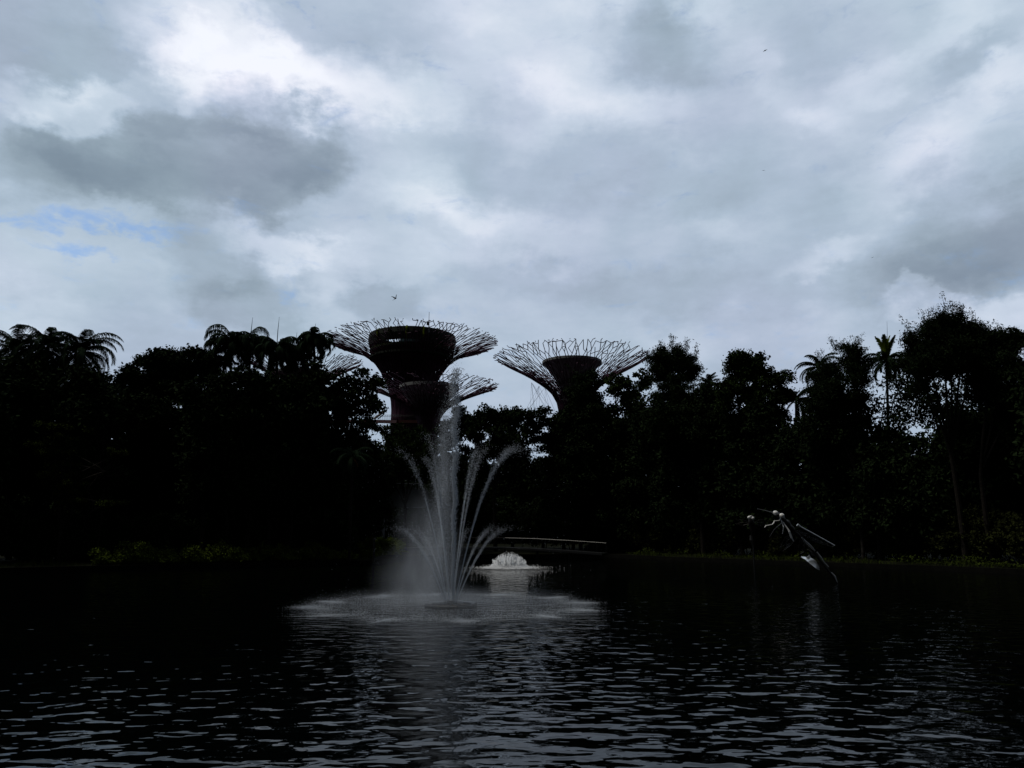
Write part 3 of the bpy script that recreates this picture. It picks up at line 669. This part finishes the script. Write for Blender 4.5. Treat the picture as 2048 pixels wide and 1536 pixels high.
belt(1430, 2100, 54, lambda x: 790 if x < 1565 else 868 if x < 1635 else 780 if x < 1715 else 866 if x < 1905 else 790, 68, 84, 'shade tree in the dark mass behind the right bank', 'shade trees behind the right bank')
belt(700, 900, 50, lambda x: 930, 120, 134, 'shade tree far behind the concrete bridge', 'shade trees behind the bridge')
# trees just beyond the frame, seen in the water and from the side
belt(-420, -60, 110, lambda x: 700, 56, 64, 'shade tree on the left shore beyond the far left palm', 'shade trees on the left shore', size=.5)
belt(2140, 2500, 110, lambda x: 680, 54, 60, 'shade tree on the right shore beyond the far right palm', 'shade trees on the right shore', size=.5)

# far off wood that closes every view between the trunks
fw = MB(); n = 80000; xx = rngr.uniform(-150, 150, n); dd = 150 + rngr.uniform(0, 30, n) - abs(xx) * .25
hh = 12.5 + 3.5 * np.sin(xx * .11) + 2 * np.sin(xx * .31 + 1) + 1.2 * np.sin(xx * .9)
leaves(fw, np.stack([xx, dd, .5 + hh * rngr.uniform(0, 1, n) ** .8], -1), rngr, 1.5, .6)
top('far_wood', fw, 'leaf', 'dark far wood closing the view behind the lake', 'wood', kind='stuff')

# undergrowth behind the banks: single shrubs
def shrubs(pts, D, label, group, leaf, size, ry, name='shrub'):
    for (px, py, rx) in pts:
        T(name, [(px, py, rx, ry), (px - rx * .5, py + ry * .5, rx * .7, ry * .7), (px + rx * .5, py + ry * .5, rx * .7, ry * .7)], D if not callable(D) else D(px), label, leaf=leaf, size=size, dens=.9, clump=.45, group=group, cat='shrub', tr=.05, z0=.5)
bankD_ = lambda px: (np.interp(px, [0, 740], [ground(0, 1146)[1], ground(740, 1129)[1]]) if px < 760 else np.interp(px, [1195, 2048], [ground(1195, 1113)[1], ground(2048, 1149)[1]]))
shrubs([(x, 1066 + rngr.uniform(-16, 12), 34) for x in range(0, 720, 40)], lambda x: bankD(x) + 5, 'tall dark shrub in the shade behind the left bank', 'shrubs behind the left bank', 'leaf', .3, 42)
shrubs([(x, 1066 + rngr.uniform(-16, 12), 34) for x in range(1210, 2080, 40)], lambda x: bankD(x) + 5, 'leafy shrub in the shade behind the right bank', 'shrubs behind the right bank', 'leaf3', .26, 40)
shrubs([(x, 1040 + rngr.uniform(-10, 10), 40) for x in range(900, 1230, 48)], 104, 'dark shrub on the far side of the inlet', 'shrubs across the inlet', 'leaf', .34, 40)
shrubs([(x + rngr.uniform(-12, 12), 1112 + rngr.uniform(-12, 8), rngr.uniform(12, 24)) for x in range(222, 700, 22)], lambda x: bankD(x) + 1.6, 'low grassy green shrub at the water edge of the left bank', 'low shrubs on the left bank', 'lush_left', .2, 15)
shrubs([(700, 1102, 22), (728, 1094, 26), (764, 1095, 28), (792, 1104, 24)], lambda x: bankD(740) + 2, 'bright green bush beside the black post at the end of the left bank', 'bright bushes by the post', 'bright', .2, 22, name='bush')
# bank grass
gr = MB(); n = 26000
q = rngr.integers(0, nO, n); t01 = rngr.uniform(0, 1, n)[:, None]; off = rngr.uniform(.25, 2.6, n)[:, None]
base = OD[q] * (1 - t01) + np.roll(OD, -1, 0)[q] * t01 + nrm[q] * off
kp = (base[:, 1] > 20) & ((base[:, 1] < 74) | (abs(base[:, 0]) > 14)); base = base[kp]; n = len(base)
zb = lev[q][kp] + np.interp(off[kp][:, 0], [0, 1.2, 3], [0, .1, .22]) - .03
hg = rngr.uniform(.12, .42, n) * (1 + .6 * np.sin(base[:, 0] * 1.3)); wv = rngr.normal(size=(n, 2)) * .25; aa = rngr.uniform(0, PI, n); sd_ = np.stack([np.cos(aa), np.sin(aa)], 1) * .03
P0 = np.c_[base - sd_, zb]; P1 = np.c_[base + sd_, zb]; P2 = np.c_[base + wv * hg[:, None] * 2, zb + hg]
gr.add(np.stack([P0, P1, P2], 1).reshape(-1, 3), np.arange(3 * n).reshape(-1, 3))
top('bank_grass', gr, 'lush', 'uneven grass growing along the lake kerb', 'grass', kind='stuff')
# leafy ground plants on the right bank
gp = MB(); n = 5200; xs = rngr.uniform(1250, 2090, n); Dn = np.array([bankD(x) for x in xs]) + rngr.uniform(.5, 3.2, n)
P = np.array([at(x, 1060, d) for x, d in zip(xs, Dn)]); keep = np.sin(P[:, 0] * .55) + np.sin(P[:, 0] * 1.7 + 1) + rngr.normal(size=n) * .5 > .1; P = P[keep]; n = len(P); P[:, 2] = .5 + rngr.uniform(0, .7, n) * (.5 + .5 * np.sin(P[:, 0] * 2.1))
leaves(gp, P, rngr, .24, .5); top('ground_cover', gp, 'lush', 'leafy ground cover along the right bank', 'ground cover', kind='stuff')

# ------------------------------------------------------------------ fountain
rf_ = np.random.default_rng(12)
F0 = np.array([FC[0], FC[1], 0.0])
ft = thing('lake_fountain', 'tall floating fountain with a ring of spreading jets in the middle of the lake', 'fountain', F0)
fl = MB(); rr = 1.12
fl.lathe([(rr - .16, .02), (rr - .18, .10), (rr, .13), (rr + .05, .06), (rr, -.08), (rr - .16, -.06), (rr - .16, .02)], F0[:2], 8, .3); part('float_ring', fl, 'dark', ft)
for i in range(8):
    a = i * PI / 4 + .3; m_ = MB(); m_.tube([F0 + [.28 * math.cos(a), .28 * math.sin(a), .1], F0 + [1.0 * math.cos(a), 1.0 * math.sin(a), .06]], .03, 5); part('spoke', m_, 'dark', ft)
m_ = MB(); m_.lathe([(.001, .22), (.20, .22), (.30, .16), (.32, .0), (.2, -.2)], F0[:2], 20); part('nozzle_hub', m_, 'dark', ft)
OCT = np.array([[1, 0, 0], [-1, 0, 0], [0, 1, 0], [0, -1, 0], [0, 0, 1], [0, 0, -1.0]])
OF = np.array([[0, 2, 4], [2, 1, 4], [1, 3, 4], [3, 0, 4], [2, 0, 5], [1, 2, 5], [3, 1, 5], [0, 3, 5]])
def drops(mb, P, r, stretch=1.0):
    n = len(P); r = np.full(n, r) if np.isscalar(r) else r
    V = (P[:, None] + OCT[None] * np.stack([r, r, r * stretch], 1)[:, None]).reshape(-1, 3)
    mb.add(V, (OF[None] + (np.arange(n) * 6)[:, None, None]).reshape(-1, 3))
def jet(azm, height, reach, n, spread, curl=0, name='water_jet', r=.012, start=.25, wob=0.0, tail=1.0):
    """drops along the path of one jet: up to `height`, coming down at `reach`"""
    mb = MB(); n = int(n * 2.6); r *= .58; vz = math.sqrt(2 * 9.8 * height); tf = 2 * vz / 9.8; vh = reach / tf
    u = rf_.uniform(0, 1, n) ** .8 * tail; tt = u * tf
    e = (.015 + u ** 1.7) * spread * 1.3
    hx = math.cos(azm); hy = math.sin(azm)
    P = np.stack([F0[0] + start * hx + vh * tt * hx, F0[1] + start * hy + vh * tt * hy, .2 + vz * tt - 4.9 * tt ** 2], -1)
    P += rf_.normal(size=P.shape) * e[:, None] * np.array([1, 1, .9])
    P += (np.sin(tt * 23 + rf_.uniform(0, 6)) * wob * u)[:, None] * np.array([hx, hy, 0])
    keep = (P[:, 2] > .03) & (rf_.uniform(0, 1, n) < np.interp(u - curl, [0, .3, .40, .47, .54, 1], [1, .65, .34, .10, .01, .001]))
    P = P[keep]; uu = u[keep]
    drops(mb, P, r * rf_.uniform(.6, 1.5, len(P)), 1.5)
    # the unbroken core of the jet near the nozzle
    tt = np.linspace(0, .22 * tf, 14)
    Q = np.stack([F0[0] + start * hx + vh * tt * hx, F0[1] + start * hy + vh * tt * hy, .12 + vz * tt - 4.9 * tt ** 2], -1)
    mb.tube(Q, np.linspace(.008, .011, 14) * (1.5 if height > 5 else .8), 5)
    part(name, mb, 'drop', ft)
for i in range(6):
    jet(i * PI / 3 + .12, 6.6 + .3 * math.sin(i * 2), 5.1 + .3 * math.cos(i), int(5200 * (1.15 if i == 0 else .55 if i == 3 else .8)), .34, curl=.06 if i == 0 else -.03, r=.012, start=.16, wob=.05)
for i in range(12):
    if math.sin(i * PI / 6 + .3) < -.75: continue
    jet(i * PI / 6 + .3, 3.1, 4.8, int(1300 + 500 * abs(math.cos(i * PI / 6 + .3))), .30, r=.010, start=.26)
# centre jet: a straight column that breaks up at its head
mb = MB(); n = 9000; u = rf_.uniform(0, 1, n) ** .85; z = .2 + u * 10.2
P = np.stack([F0[0] + .08 + .10 * np.sin(z * 3.1) * u + rf_.normal(size=n) * (.02 + .10 * u), F0[1] + rf_.normal(size=n) * (.02 + .10 * u), z], -1)
drops(mb, P, .010 * rf_.uniform(.6, 1.6, n), 1.8)
mb.tube(np.stack([np.full(24, F0[0] + .03), np.full(24, F0[1]), np.linspace(.1, 6.5, 24)], -1) + np.c_[.03 * np.sin(np.arange(24) * 1.3), np.zeros((24, 2))], np.linspace(.035, .02, 24), 6)
part('centre_jet', mb, 'drop', ft)
# water falling back beside it, blown a little to the left
mb = MB(); n = 16000; u = rf_.uniform(0, 1, n) ** .8; z = .1 + (1 - u) * 8.4
P = np.stack([F0[0] - .38 + rf_.normal(size=n) * .30 * (.35 + .9 * u) - .25 * u, F0[1] + rf_.normal(size=n) * .5, z], -1)
drops(mb, P, .0055 * rf_.uniform(.6, 1.6, n), 1.6); part('falling_spray', mb, 'drop', ft)
# head of the centre jet
mb = MB(); n = 1500; P = F0 + np.array([-.02, 0, 8.6]) + rf_.normal(size=(n, 3)) * np.array([.16, .2, 1.1]); drops(mb, P, .010 * rf_.uniform(.5, 1.5, n), 1.6); part('jet_head', mb, 'drop', ft)
# splash circle where the jets come down
mb = MB(); n = 42000; a = rf_.uniform(0, 2 * PI, n)
a0_ = a; a = a + .07 * np.sin(a * 12 + 1) + .05 * np.sin(a * 5); rad_ = 5.6 + .38 * rf_.normal(size=n) + .35 * np.sin(a * 12)
z = .02 + rf_.exponential(.06, n) * (1 + .9 * np.cos(a * 12 + .6)); inner = rf_.uniform(0, 1, n) < .25
a = np.where(inner, a0_, a); rad_ = np.where(inner, 6.2 * rf_.uniform(.15, 1, n) ** .6, rad_); z = np.where(inner, .01 + rf_.exponential(.035, n), z)
drops(mb, np.stack([F0[0] + rad_ * np.cos(a), F0[1] + rad_ * np.sin(a), z], -1), .0068 * rf_.uniform(.5, 1.5, n)); part('splash_ring', mb, 'drop', ft)

# fine mist: one closed body of thin air-borne water
vm = bpy.data.materials.new('mist'); vm.use_nodes = True; t2 = vm.node_tree; t2.nodes.clear()
vo = t2.nodes.new('ShaderNodeOutputMaterial'); pv = t2.nodes.new('ShaderNodeVolumePrincipled'); t2.links.new(pv.outputs[0], vo.inputs['Volume'])
pv.inputs['Color'].default_value = (.93, .96, 1, 1); pv.inputs['Anisotropy'].default_value = .45
tcv = t2.nodes.new('ShaderNodeTexCoord')
def vn(op, a, b=None, c=None):
    n = t2.nodes.new('ShaderNodeMath'); n.operation = op
    for i_, v in enumerate((a, b, c)):
        if v is None: continue
        if isinstance(v, (int, float)): n.inputs[i_].default_value = v
        else: t2.links.new(v, n.inputs[i_])
    return n.outputs[0]
def puff(loc, scl, amp, acc=None, rot=0):
    m = t2.nodes.new('ShaderNodeMapping'); m.vector_type = 'TEXTURE'; t2.links.new(tcv.outputs['Object'], m.inputs[0])
    m.inputs['Location'].default_value = loc; m.inputs['Scale'].default_value = scl; m.inputs['Rotation'].default_value = (0, rot, 0)
    g_ = t2.nodes.new('ShaderNodeTexGradient'); g_.gradient_type = 'QUADRATIC_SPHERE'; t2.links.new(m.outputs[0], g_.inputs[0])
    return vn('MULTIPLY', g_.outputs['Fac'], amp) if acc is None else vn('MULTIPLY_ADD', g_.outputs['Fac'], amp, acc)
d_ = puff((-.35, 0, 5.2), (.75, .8, 4.8), .30)
d_ = puff((-.9, 0, 2.2), (1.9, 1.9, 3.4), .20, d_, -.25)
d_ = puff((-1.5, 0, 1.0), (2.4, 2.6, 2.2), .16, d_)
d_ = puff((-.2, 0, .1), (7.0, 7.0, .8), .10, d_)
d_ = puff((-.8, 0, 3.0), (.5, .5, 3.0), .18, d_, -.30)
nv = t2.nodes.new('ShaderNodeTexNoise'); nv.inputs['Scale'].default_value = 1.2; nv.inputs['Detail'].default_value = 4; mv_ = t2.nodes.new('ShaderNodeMapping'); mv_.inputs['Rotation'].default_value = (0, .3, 0); mv_.inputs['Scale'].default_value = (1.9, 1.9, .55); t2.links.new(tcv.outputs['Object'], mv_.inputs[0]); t2.links.new(mv_.outputs[0], nv.inputs[0])
MIST = 1.7
t2.links.new(vn('MULTIPLY', vn('MULTIPLY', d_, vn('MULTIPLY_ADD', nv.outputs[0], 3.6, -.85)), MIST), pv.inputs['Density'])
mb = MB(); mb.lathe([(.01, .04), (6.9, .04), (7.0, .3), (6.0, .9), (4.2, 2.2), (2.8, 4.5), (1.4, 7.5), (.8, 10.0), (.01, 10.3)], F0[:2], 24)
part('mist', mb, vm, ft)['kind'] = 'stuff'

# small foam fountain
G0 = ground(1018, 1136)
bf = thing('bubbling_fountain', 'low white mound of bubbling water behind the tall fountain', 'fountain', G0)
mb = MB(); n = 90
for i in range(n):
    a = rf_.uniform(0, 2 * PI); r_ = 1.35 * math.sqrt(rf_.uniform(0, 1)); hgt = (1.05 - .42 * (r_ / 1.35) ** 2) * rf_.uniform(.6, 1.25)
    q = G0 + [r_ * math.cos(a) * .8, r_ * math.sin(a) * .8, 0]; tp = q + [r_ * math.cos(a) * .3, r_ * math.sin(a) * .3, hgt]
    mb.tube([q, (q + tp) / 2 + rf_.normal(size=3) * .03, tp - [0, 0, .12], tp], [.16, .12, .06, .015], 6)
part('water_mound', mb, 'foam', bf, smooth=True)
mb = MB(); n = 9000; a = rf_.uniform(0, 2 * PI, n); r_ = 1.75 * np.sqrt(rf_.uniform(0, 1, n)); hz = np.maximum(0, 1.02 - .33 * r_ ** 2 + .22 * np.sin(a * 7 + r_ * 5) * (r_ < 1.5)) * rf_.uniform(0, 1.1, n)
drops(mb, np.stack([G0[0] + r_ * np.cos(a), G0[1] + r_ * np.sin(a), .03 + hz], -1), .022 * rf_.uniform(.5, 1.6, n)); part('spray', mb, 'foam', bf)
mb = MB(); n = 5000; a = rf_.uniform(0, 2 * PI, n); r_ = 1.2 + rf_.exponential(.55, n)
drops(mb, np.stack([G0[0] + r_ * np.cos(a), G0[1] + r_ * np.sin(a), .02 + rf_.exponential(.03, n)], -1), .024 * rf_.uniform(.5, 1.6, n)); part('splash', mb, 'foam', bf)

# ------------------------------------------------------------------ dragonfly sculptures
def ball(mb, c, r, k=12):
    r = np.full(3, r) if np.isscalar(r) else np.asarray(r); a = np.linspace(0, PI, k // 2 + 2)
    V = []; th = np.arange(k) * 2 * PI / k
    for x in a[1:-1]: V += [[c[0] + r[0] * math.sin(x) * math.cos(t), c[1] + r[1] * math.sin(x) * math.sin(t), c[2] + r[2] * math.cos(x)] for t in th]
    m = len(a) - 2; V += [[c[0], c[1], c[2] + r[2]], [c[0], c[1], c[2] - r[2]]]
    F4 = [[i * k + j, (i + 1) * k + j, (i + 1) * k + (j + 1) % k, i * k + (j + 1) % k] for i in range(m - 1) for j in range(k)]
    b0 = mb.n; mb.add(V, F4); F3 = [[m * k, j, (j + 1) % k] for j in range(k)] + [[m * k + 1, (m - 1) * k + (j + 1) % k, (m - 1) * k + j] for j in range(k)]
    mb.f.append(np.array(F3) + b0)
SD = ground(1675, 1167)[1]
A = lambda px, py, dy=0: at(px, py, SD + dy)
ds = thing('dragonfly_sculpture', 'metal dragonfly sculpture with two pale eyes leaning out of the lake on its tail', 'sculpture', A(1675, 1167))
body = [(1562, 1036, -1.2), (1568, 1043, -1.1), (1577, 1053, -.9), (1588, 1064, -.7), (1600, 1074, -.5), (1612, 1086, -.3), (1624, 1100, -.1), (1636, 1116, 0), (1648, 1131, 0), (1658, 1143, 0), (1667, 1156, 0), (1676, 1169, 0)]
bp_ = np.array([A(*b) for b in body]); 
mb = MB(); P = []; r_ = []
for i in range(len(bp_) - 1):
    for t in np.linspace(0, 1, 5)[:-1]: P.append(bp_[i] * (1 - t) + bp_[i + 1] * t)
P.append(bp_[-1]); P[-1] = P[-1] - [0, 0, .25]
n = len(P); s_ = np.linspace(0, 1, n); r_ = np.interp(s_, [0, .05, .16, .3, .5, .8, 1], [.12, .2, .26, .13, .085, .07, .06]) * (1 + .12 * np.sin(s_ * 60))
mb.tube(P, r_, 10); ball(mb, A(1558, 1031, -1.25), (.20, .17, .16)); part('body', mb, 'bronze', ds, smooth=True)
for (x, y, rx) in ((1551, 1026, .155), (1563.5, 1031.5, .16)):
    mb = MB(); ball(mb, A(x, y, -1.42), (rx * 1.05, .14, rx * .95), 14); part('eye', mb, 'whitem', ds, smooth=True)
def rod(pts, r, name, mat, parent=ds, k=6): mb = MB(); mb.tube([A(*p) for p in pts], r, k); return part(name, mb, mat, parent)
rod([(1549, 1026, -1.45), (1532, 1021.5, -1.5), (1515, 1017.5, -1.55)], [.028, .02, .012], 'antenna', 'polish')
rod([(1562, 1036, -1.4), (1558.5, 1041, -1.5), (1548.5, 1042, -1.6), (1547.5, 1046, -1.65), (1544, 1049, -1.7), (1532, 1051.5, -1.8), (1529, 1055, -1.8)], [.03, .03, .03, .035, .03, .035, .02], 'leg', 'whitem')
rod([(1562, 1040, -1.3), (1567, 1054, -1.5), (1565, 1068, -1.5)], [.035, .035, .02], 'leg', 'polish')
rod([(1566, 1044, -1.4), (1577, 1060, -1.5), (1578.5, 1063, -1.5), (1583, 1075, -1.45), (1587.5, 1083, -1.4)], [.03, .045, .06, .06, .02], 'leg', 'whitem')
rod([(1565, 1045, -1.0), (1548, 1060, -1.2), (1539, 1075, -1.2)], [.03, .03, .015], 'leg', 'bronze')
rod([(1571, 1052, -.8), (1600, 1066, -1), (1610, 1084, -1)], [.03, .03, .015], 'leg', 'bronze')
def wing(outline, mat_edge, label=None, open_=True, r=.035, mesh_mat='dark'):
    pts = [A(*p) for p in outline]; mb = MB(); mb.tube(pts + [pts[0]], r, 5)
    o = part('wing', mb, mat_edge, ds)
    v = MB(); c_ = sum(pts) / len(pts)
    for p in pts[::2]: v.tube([pts[0] * .9 + c_ * .1, (p + c_) / 2, p], .010, 4)
    for t in (.3, .6): v.tube([p * (1 - t) + c_ * t for p in pts] + [pts[0] * (1 - t) + c_ * t], .008, 4)
    part('wing_vein', v, mesh_mat, o); return o
rod([(1594.5, 1049.5, -.6), (1599, 1052.5, -.6), (1601, 1053.5, -.6), (1635, 1072, -.3), (1669, 1091, 0)], [.10, .085, .045, .042, .04], 'wing_spar', 'polish')
wing([(1580, 1056, -.8), (1601, 1053.5, -.6), (1636, 1072.5, -.3), (1669, 1091, 0), (1664, 1094, .1), (1630, 1084, -.2), (1600, 1070, -.5)], 'bronze', r=.02)
# broad lower wing, lit along its upper face
lw = MB(); Lw = [(1602, 1113.5, .3, 1.2), (1611, 1116.5, .2, 2.5), (1620, 1121, .1, 5.5), (1629, 1127, 0, 6.5), (1635, 1134, 0, 4.5), (1639, 1140, 0, .8)]
for o_ in (0, .05):
    Vt = []
    for (x, y, dy, h_) in Lw: Vt += [A(x + h_ * .35, y - h_, dy + o_), A(x - h_ * .3, y + h_ * .9, dy - .35 + o_)]
    lw.add(Vt, [[2 * i, 2 * i + 1, 2 * i + 3, 2 * i + 2] if o_ == 0 else [2 * i + 2, 2 * i + 3, 2 * i + 1, 2 * i] for i in range(len(Lw) - 1)])
lw.v[-1] = lw.v[-1]
part('wing', lw, 'polish', ds, smooth=True)
rod([(1613, 1116, .1), (1619, 1112.5, .1), (1621, 1114, .1)], [.05, .06, .03], 'wing_joint', 'polish')
rod([(1594, 1068, -.62), (1606, 1078, -.55), (1608, 1081, -.5), (1620, 1091, -.35), (1630, 1101.5, -.25)], [.02, .045, .06, .07, .03], 'tail_glint', 'polish')  # bright polished strips laid along the dark tail stand in for its highlights
rod([(1634, 1104, -.12), (1641, 1114, -.12), (1648, 1124, -.12), (1657, 1134, -.1)], [.03, .05, .03, .04], 'tail_glint', 'polish')
rod([(1663, 1145, -.08), (1669, 1152, -.08), (1674.5, 1164.5, -.06)], [.03, .06, .02], 'tail_glint', 'polish')
rod([(1616, 1099, .3), (1622, 1104, .3), (1625, 1111, .3)], [.02, .035, .03], 'wing_joint', 'grey')
wing([(1590, 1064, -.4), (1570, 1075, .4), (1560, 1096, .9), (1566, 1102, 1.0), (1580, 1092, .7), (1596, 1074, 0)], 'bronze', r=.02)
wing([(1602, 1076, -.4), (1596, 1096, .2), (1600, 1108, .4), (1608, 1104, .3), (1610, 1088, 0)], 'bronze', r=.02)

S2 = 62
B_ = lambda px, py, dy=0: at(px, py, S2 + dy)
d2 = thing('dragonfly_sculpture', 'smaller dim dragonfly sculpture on a pole, left of the leaning one', 'sculpture', B_(1505, 1060) * [1, 1, 0])
mb = MB(); P = [B_(1501, 1036, -.6), B_(1503, 1048, -.3), B_(1505, 1062, 0), B_(1507, 1078, .1), B_(1509, 1094, .1)]; mb.tube(P, [.14, .26, .16, .1, .05], 10); part('body', mb, 'bronze', d2, smooth=True)
for (x, y) in ((1498, 1035), (1505.5, 1036.5)): mb = MB(); ball(mb, B_(x, y, -.85), (.13, .12, .12)); part('eye', mb, 'whitem', d2, smooth=True)
mb = MB(); mb.tube([B_(1498, 1032.4, -.85), B_(1502, 1032, -.9), B_(1506, 1034, -.85)], .04, 5); part('brow', mb, 'whitem', d2)
mb = MB(); mb.tube([B_(1501, 1070, -.2), B_(1502, 1080, -.2), B_(1505.5, 1092, -.2)], [.05, .12, .03], 6); part('tail_glint', mb, 'grey', d2)
mb = MB(); q = B_(1506, 1085, .2); mb.tube([[q[0], q[1], -.8], q], .06, 8); part('pole', mb, 'dark', d2)
for s_ in (-1, 1):
    for (dy, up) in ((0, 8), (.2, -2)):
        mb = MB(); a = B_(1503, 1046, 0); b = B_(1503 + s_ * 34, 1046 - up, .4); c_ = (a + b) / 2
        mb.tube([a, c_ + [0, 0, .09], b, c_ - [0, 0, .14], a], .015, 4); part('wing', mb, 'bronze', d2)

# ------------------------------------------------------------------ birds
def bird(px, py, D, label, lw_, rw_, heading, span=.33, tilt=0):
    c = at(px, py, D); mb = MB(); h_ = np.array(heading, float); h_ /= np.linalg.norm(h_)
    mb.tube([c - h_ * .11, c - h_ * .06, c, c + h_ * .05, c + h_ * .08], [.006, .02, .032, .024, .004], 8)
    t = thing('bird', label, 'bird', c, 'birds in flight')
    for (tip, el_) in (lw_, rw_):
        tip = np.array(tip, float); el_ = np.array(el_, float)
        for o_ in (0,):
            Q = [c + h_ * .03, c - h_ * .035, c + el_ - h_ * .03, c + el_ + h_ * .03, c + tip]
            up_ = np.array([0, 0, .006]); V = [q + up_ for q in Q] + [q - up_ for q in Q]
            mb.add(V, [[0, 1, 2, 3], [8, 7, 6, 5]]); mb.add(V, [[3, 2, 4], [9, 7, 8], [1, 2, 7][::-1], [2, 4, 9], [4, 3, 8], [0, 3, 8]])
    tl = [c - h_ * .10, c - h_ * .19 + np.array([.02, 0, 0]), c - h_ * .19 - np.array([.02, 0, 0])]; up_ = np.array([0, .004, .004])
    mb.add([q + up_ for q in tl] + [q - up_ for q in tl], [[0, 1, 2], [5, 4, 3]])
    part('body', mb, 'bird', t)
bird(791, 597, 40, 'swallow with wings raised in a V above the tallest tower', ((-.24, 0, .13), (-.10, .02, .075)), ((.03, .05, .27), (.03, .03, .15)), (.6, .3, .55))
bird(1530, 101, 44, 'swallow gliding with drooped wings high at the upper right', ((-.13, 0, -.11), (-.06, 0, -.04)), ((.16, 0, .09), (.08, 0, .06)), (-.3, .6, .5))
bird(1527, 341, 120, 'tiny far bird below the gliding swallow', ((-.30, 0, -.05), (-.15, 0, .03)), ((.30, 0, -.05), (.15, 0, .03)), (.2, .9, 0))
bird(1745, 515, 110, 'tiny far bird over the dark cloud on the right', ((-.25, 0, -.10), (-.12, 0, 0)), ((.26, 0, .12), (.12, 0, .08)), (.3, .9, 0))
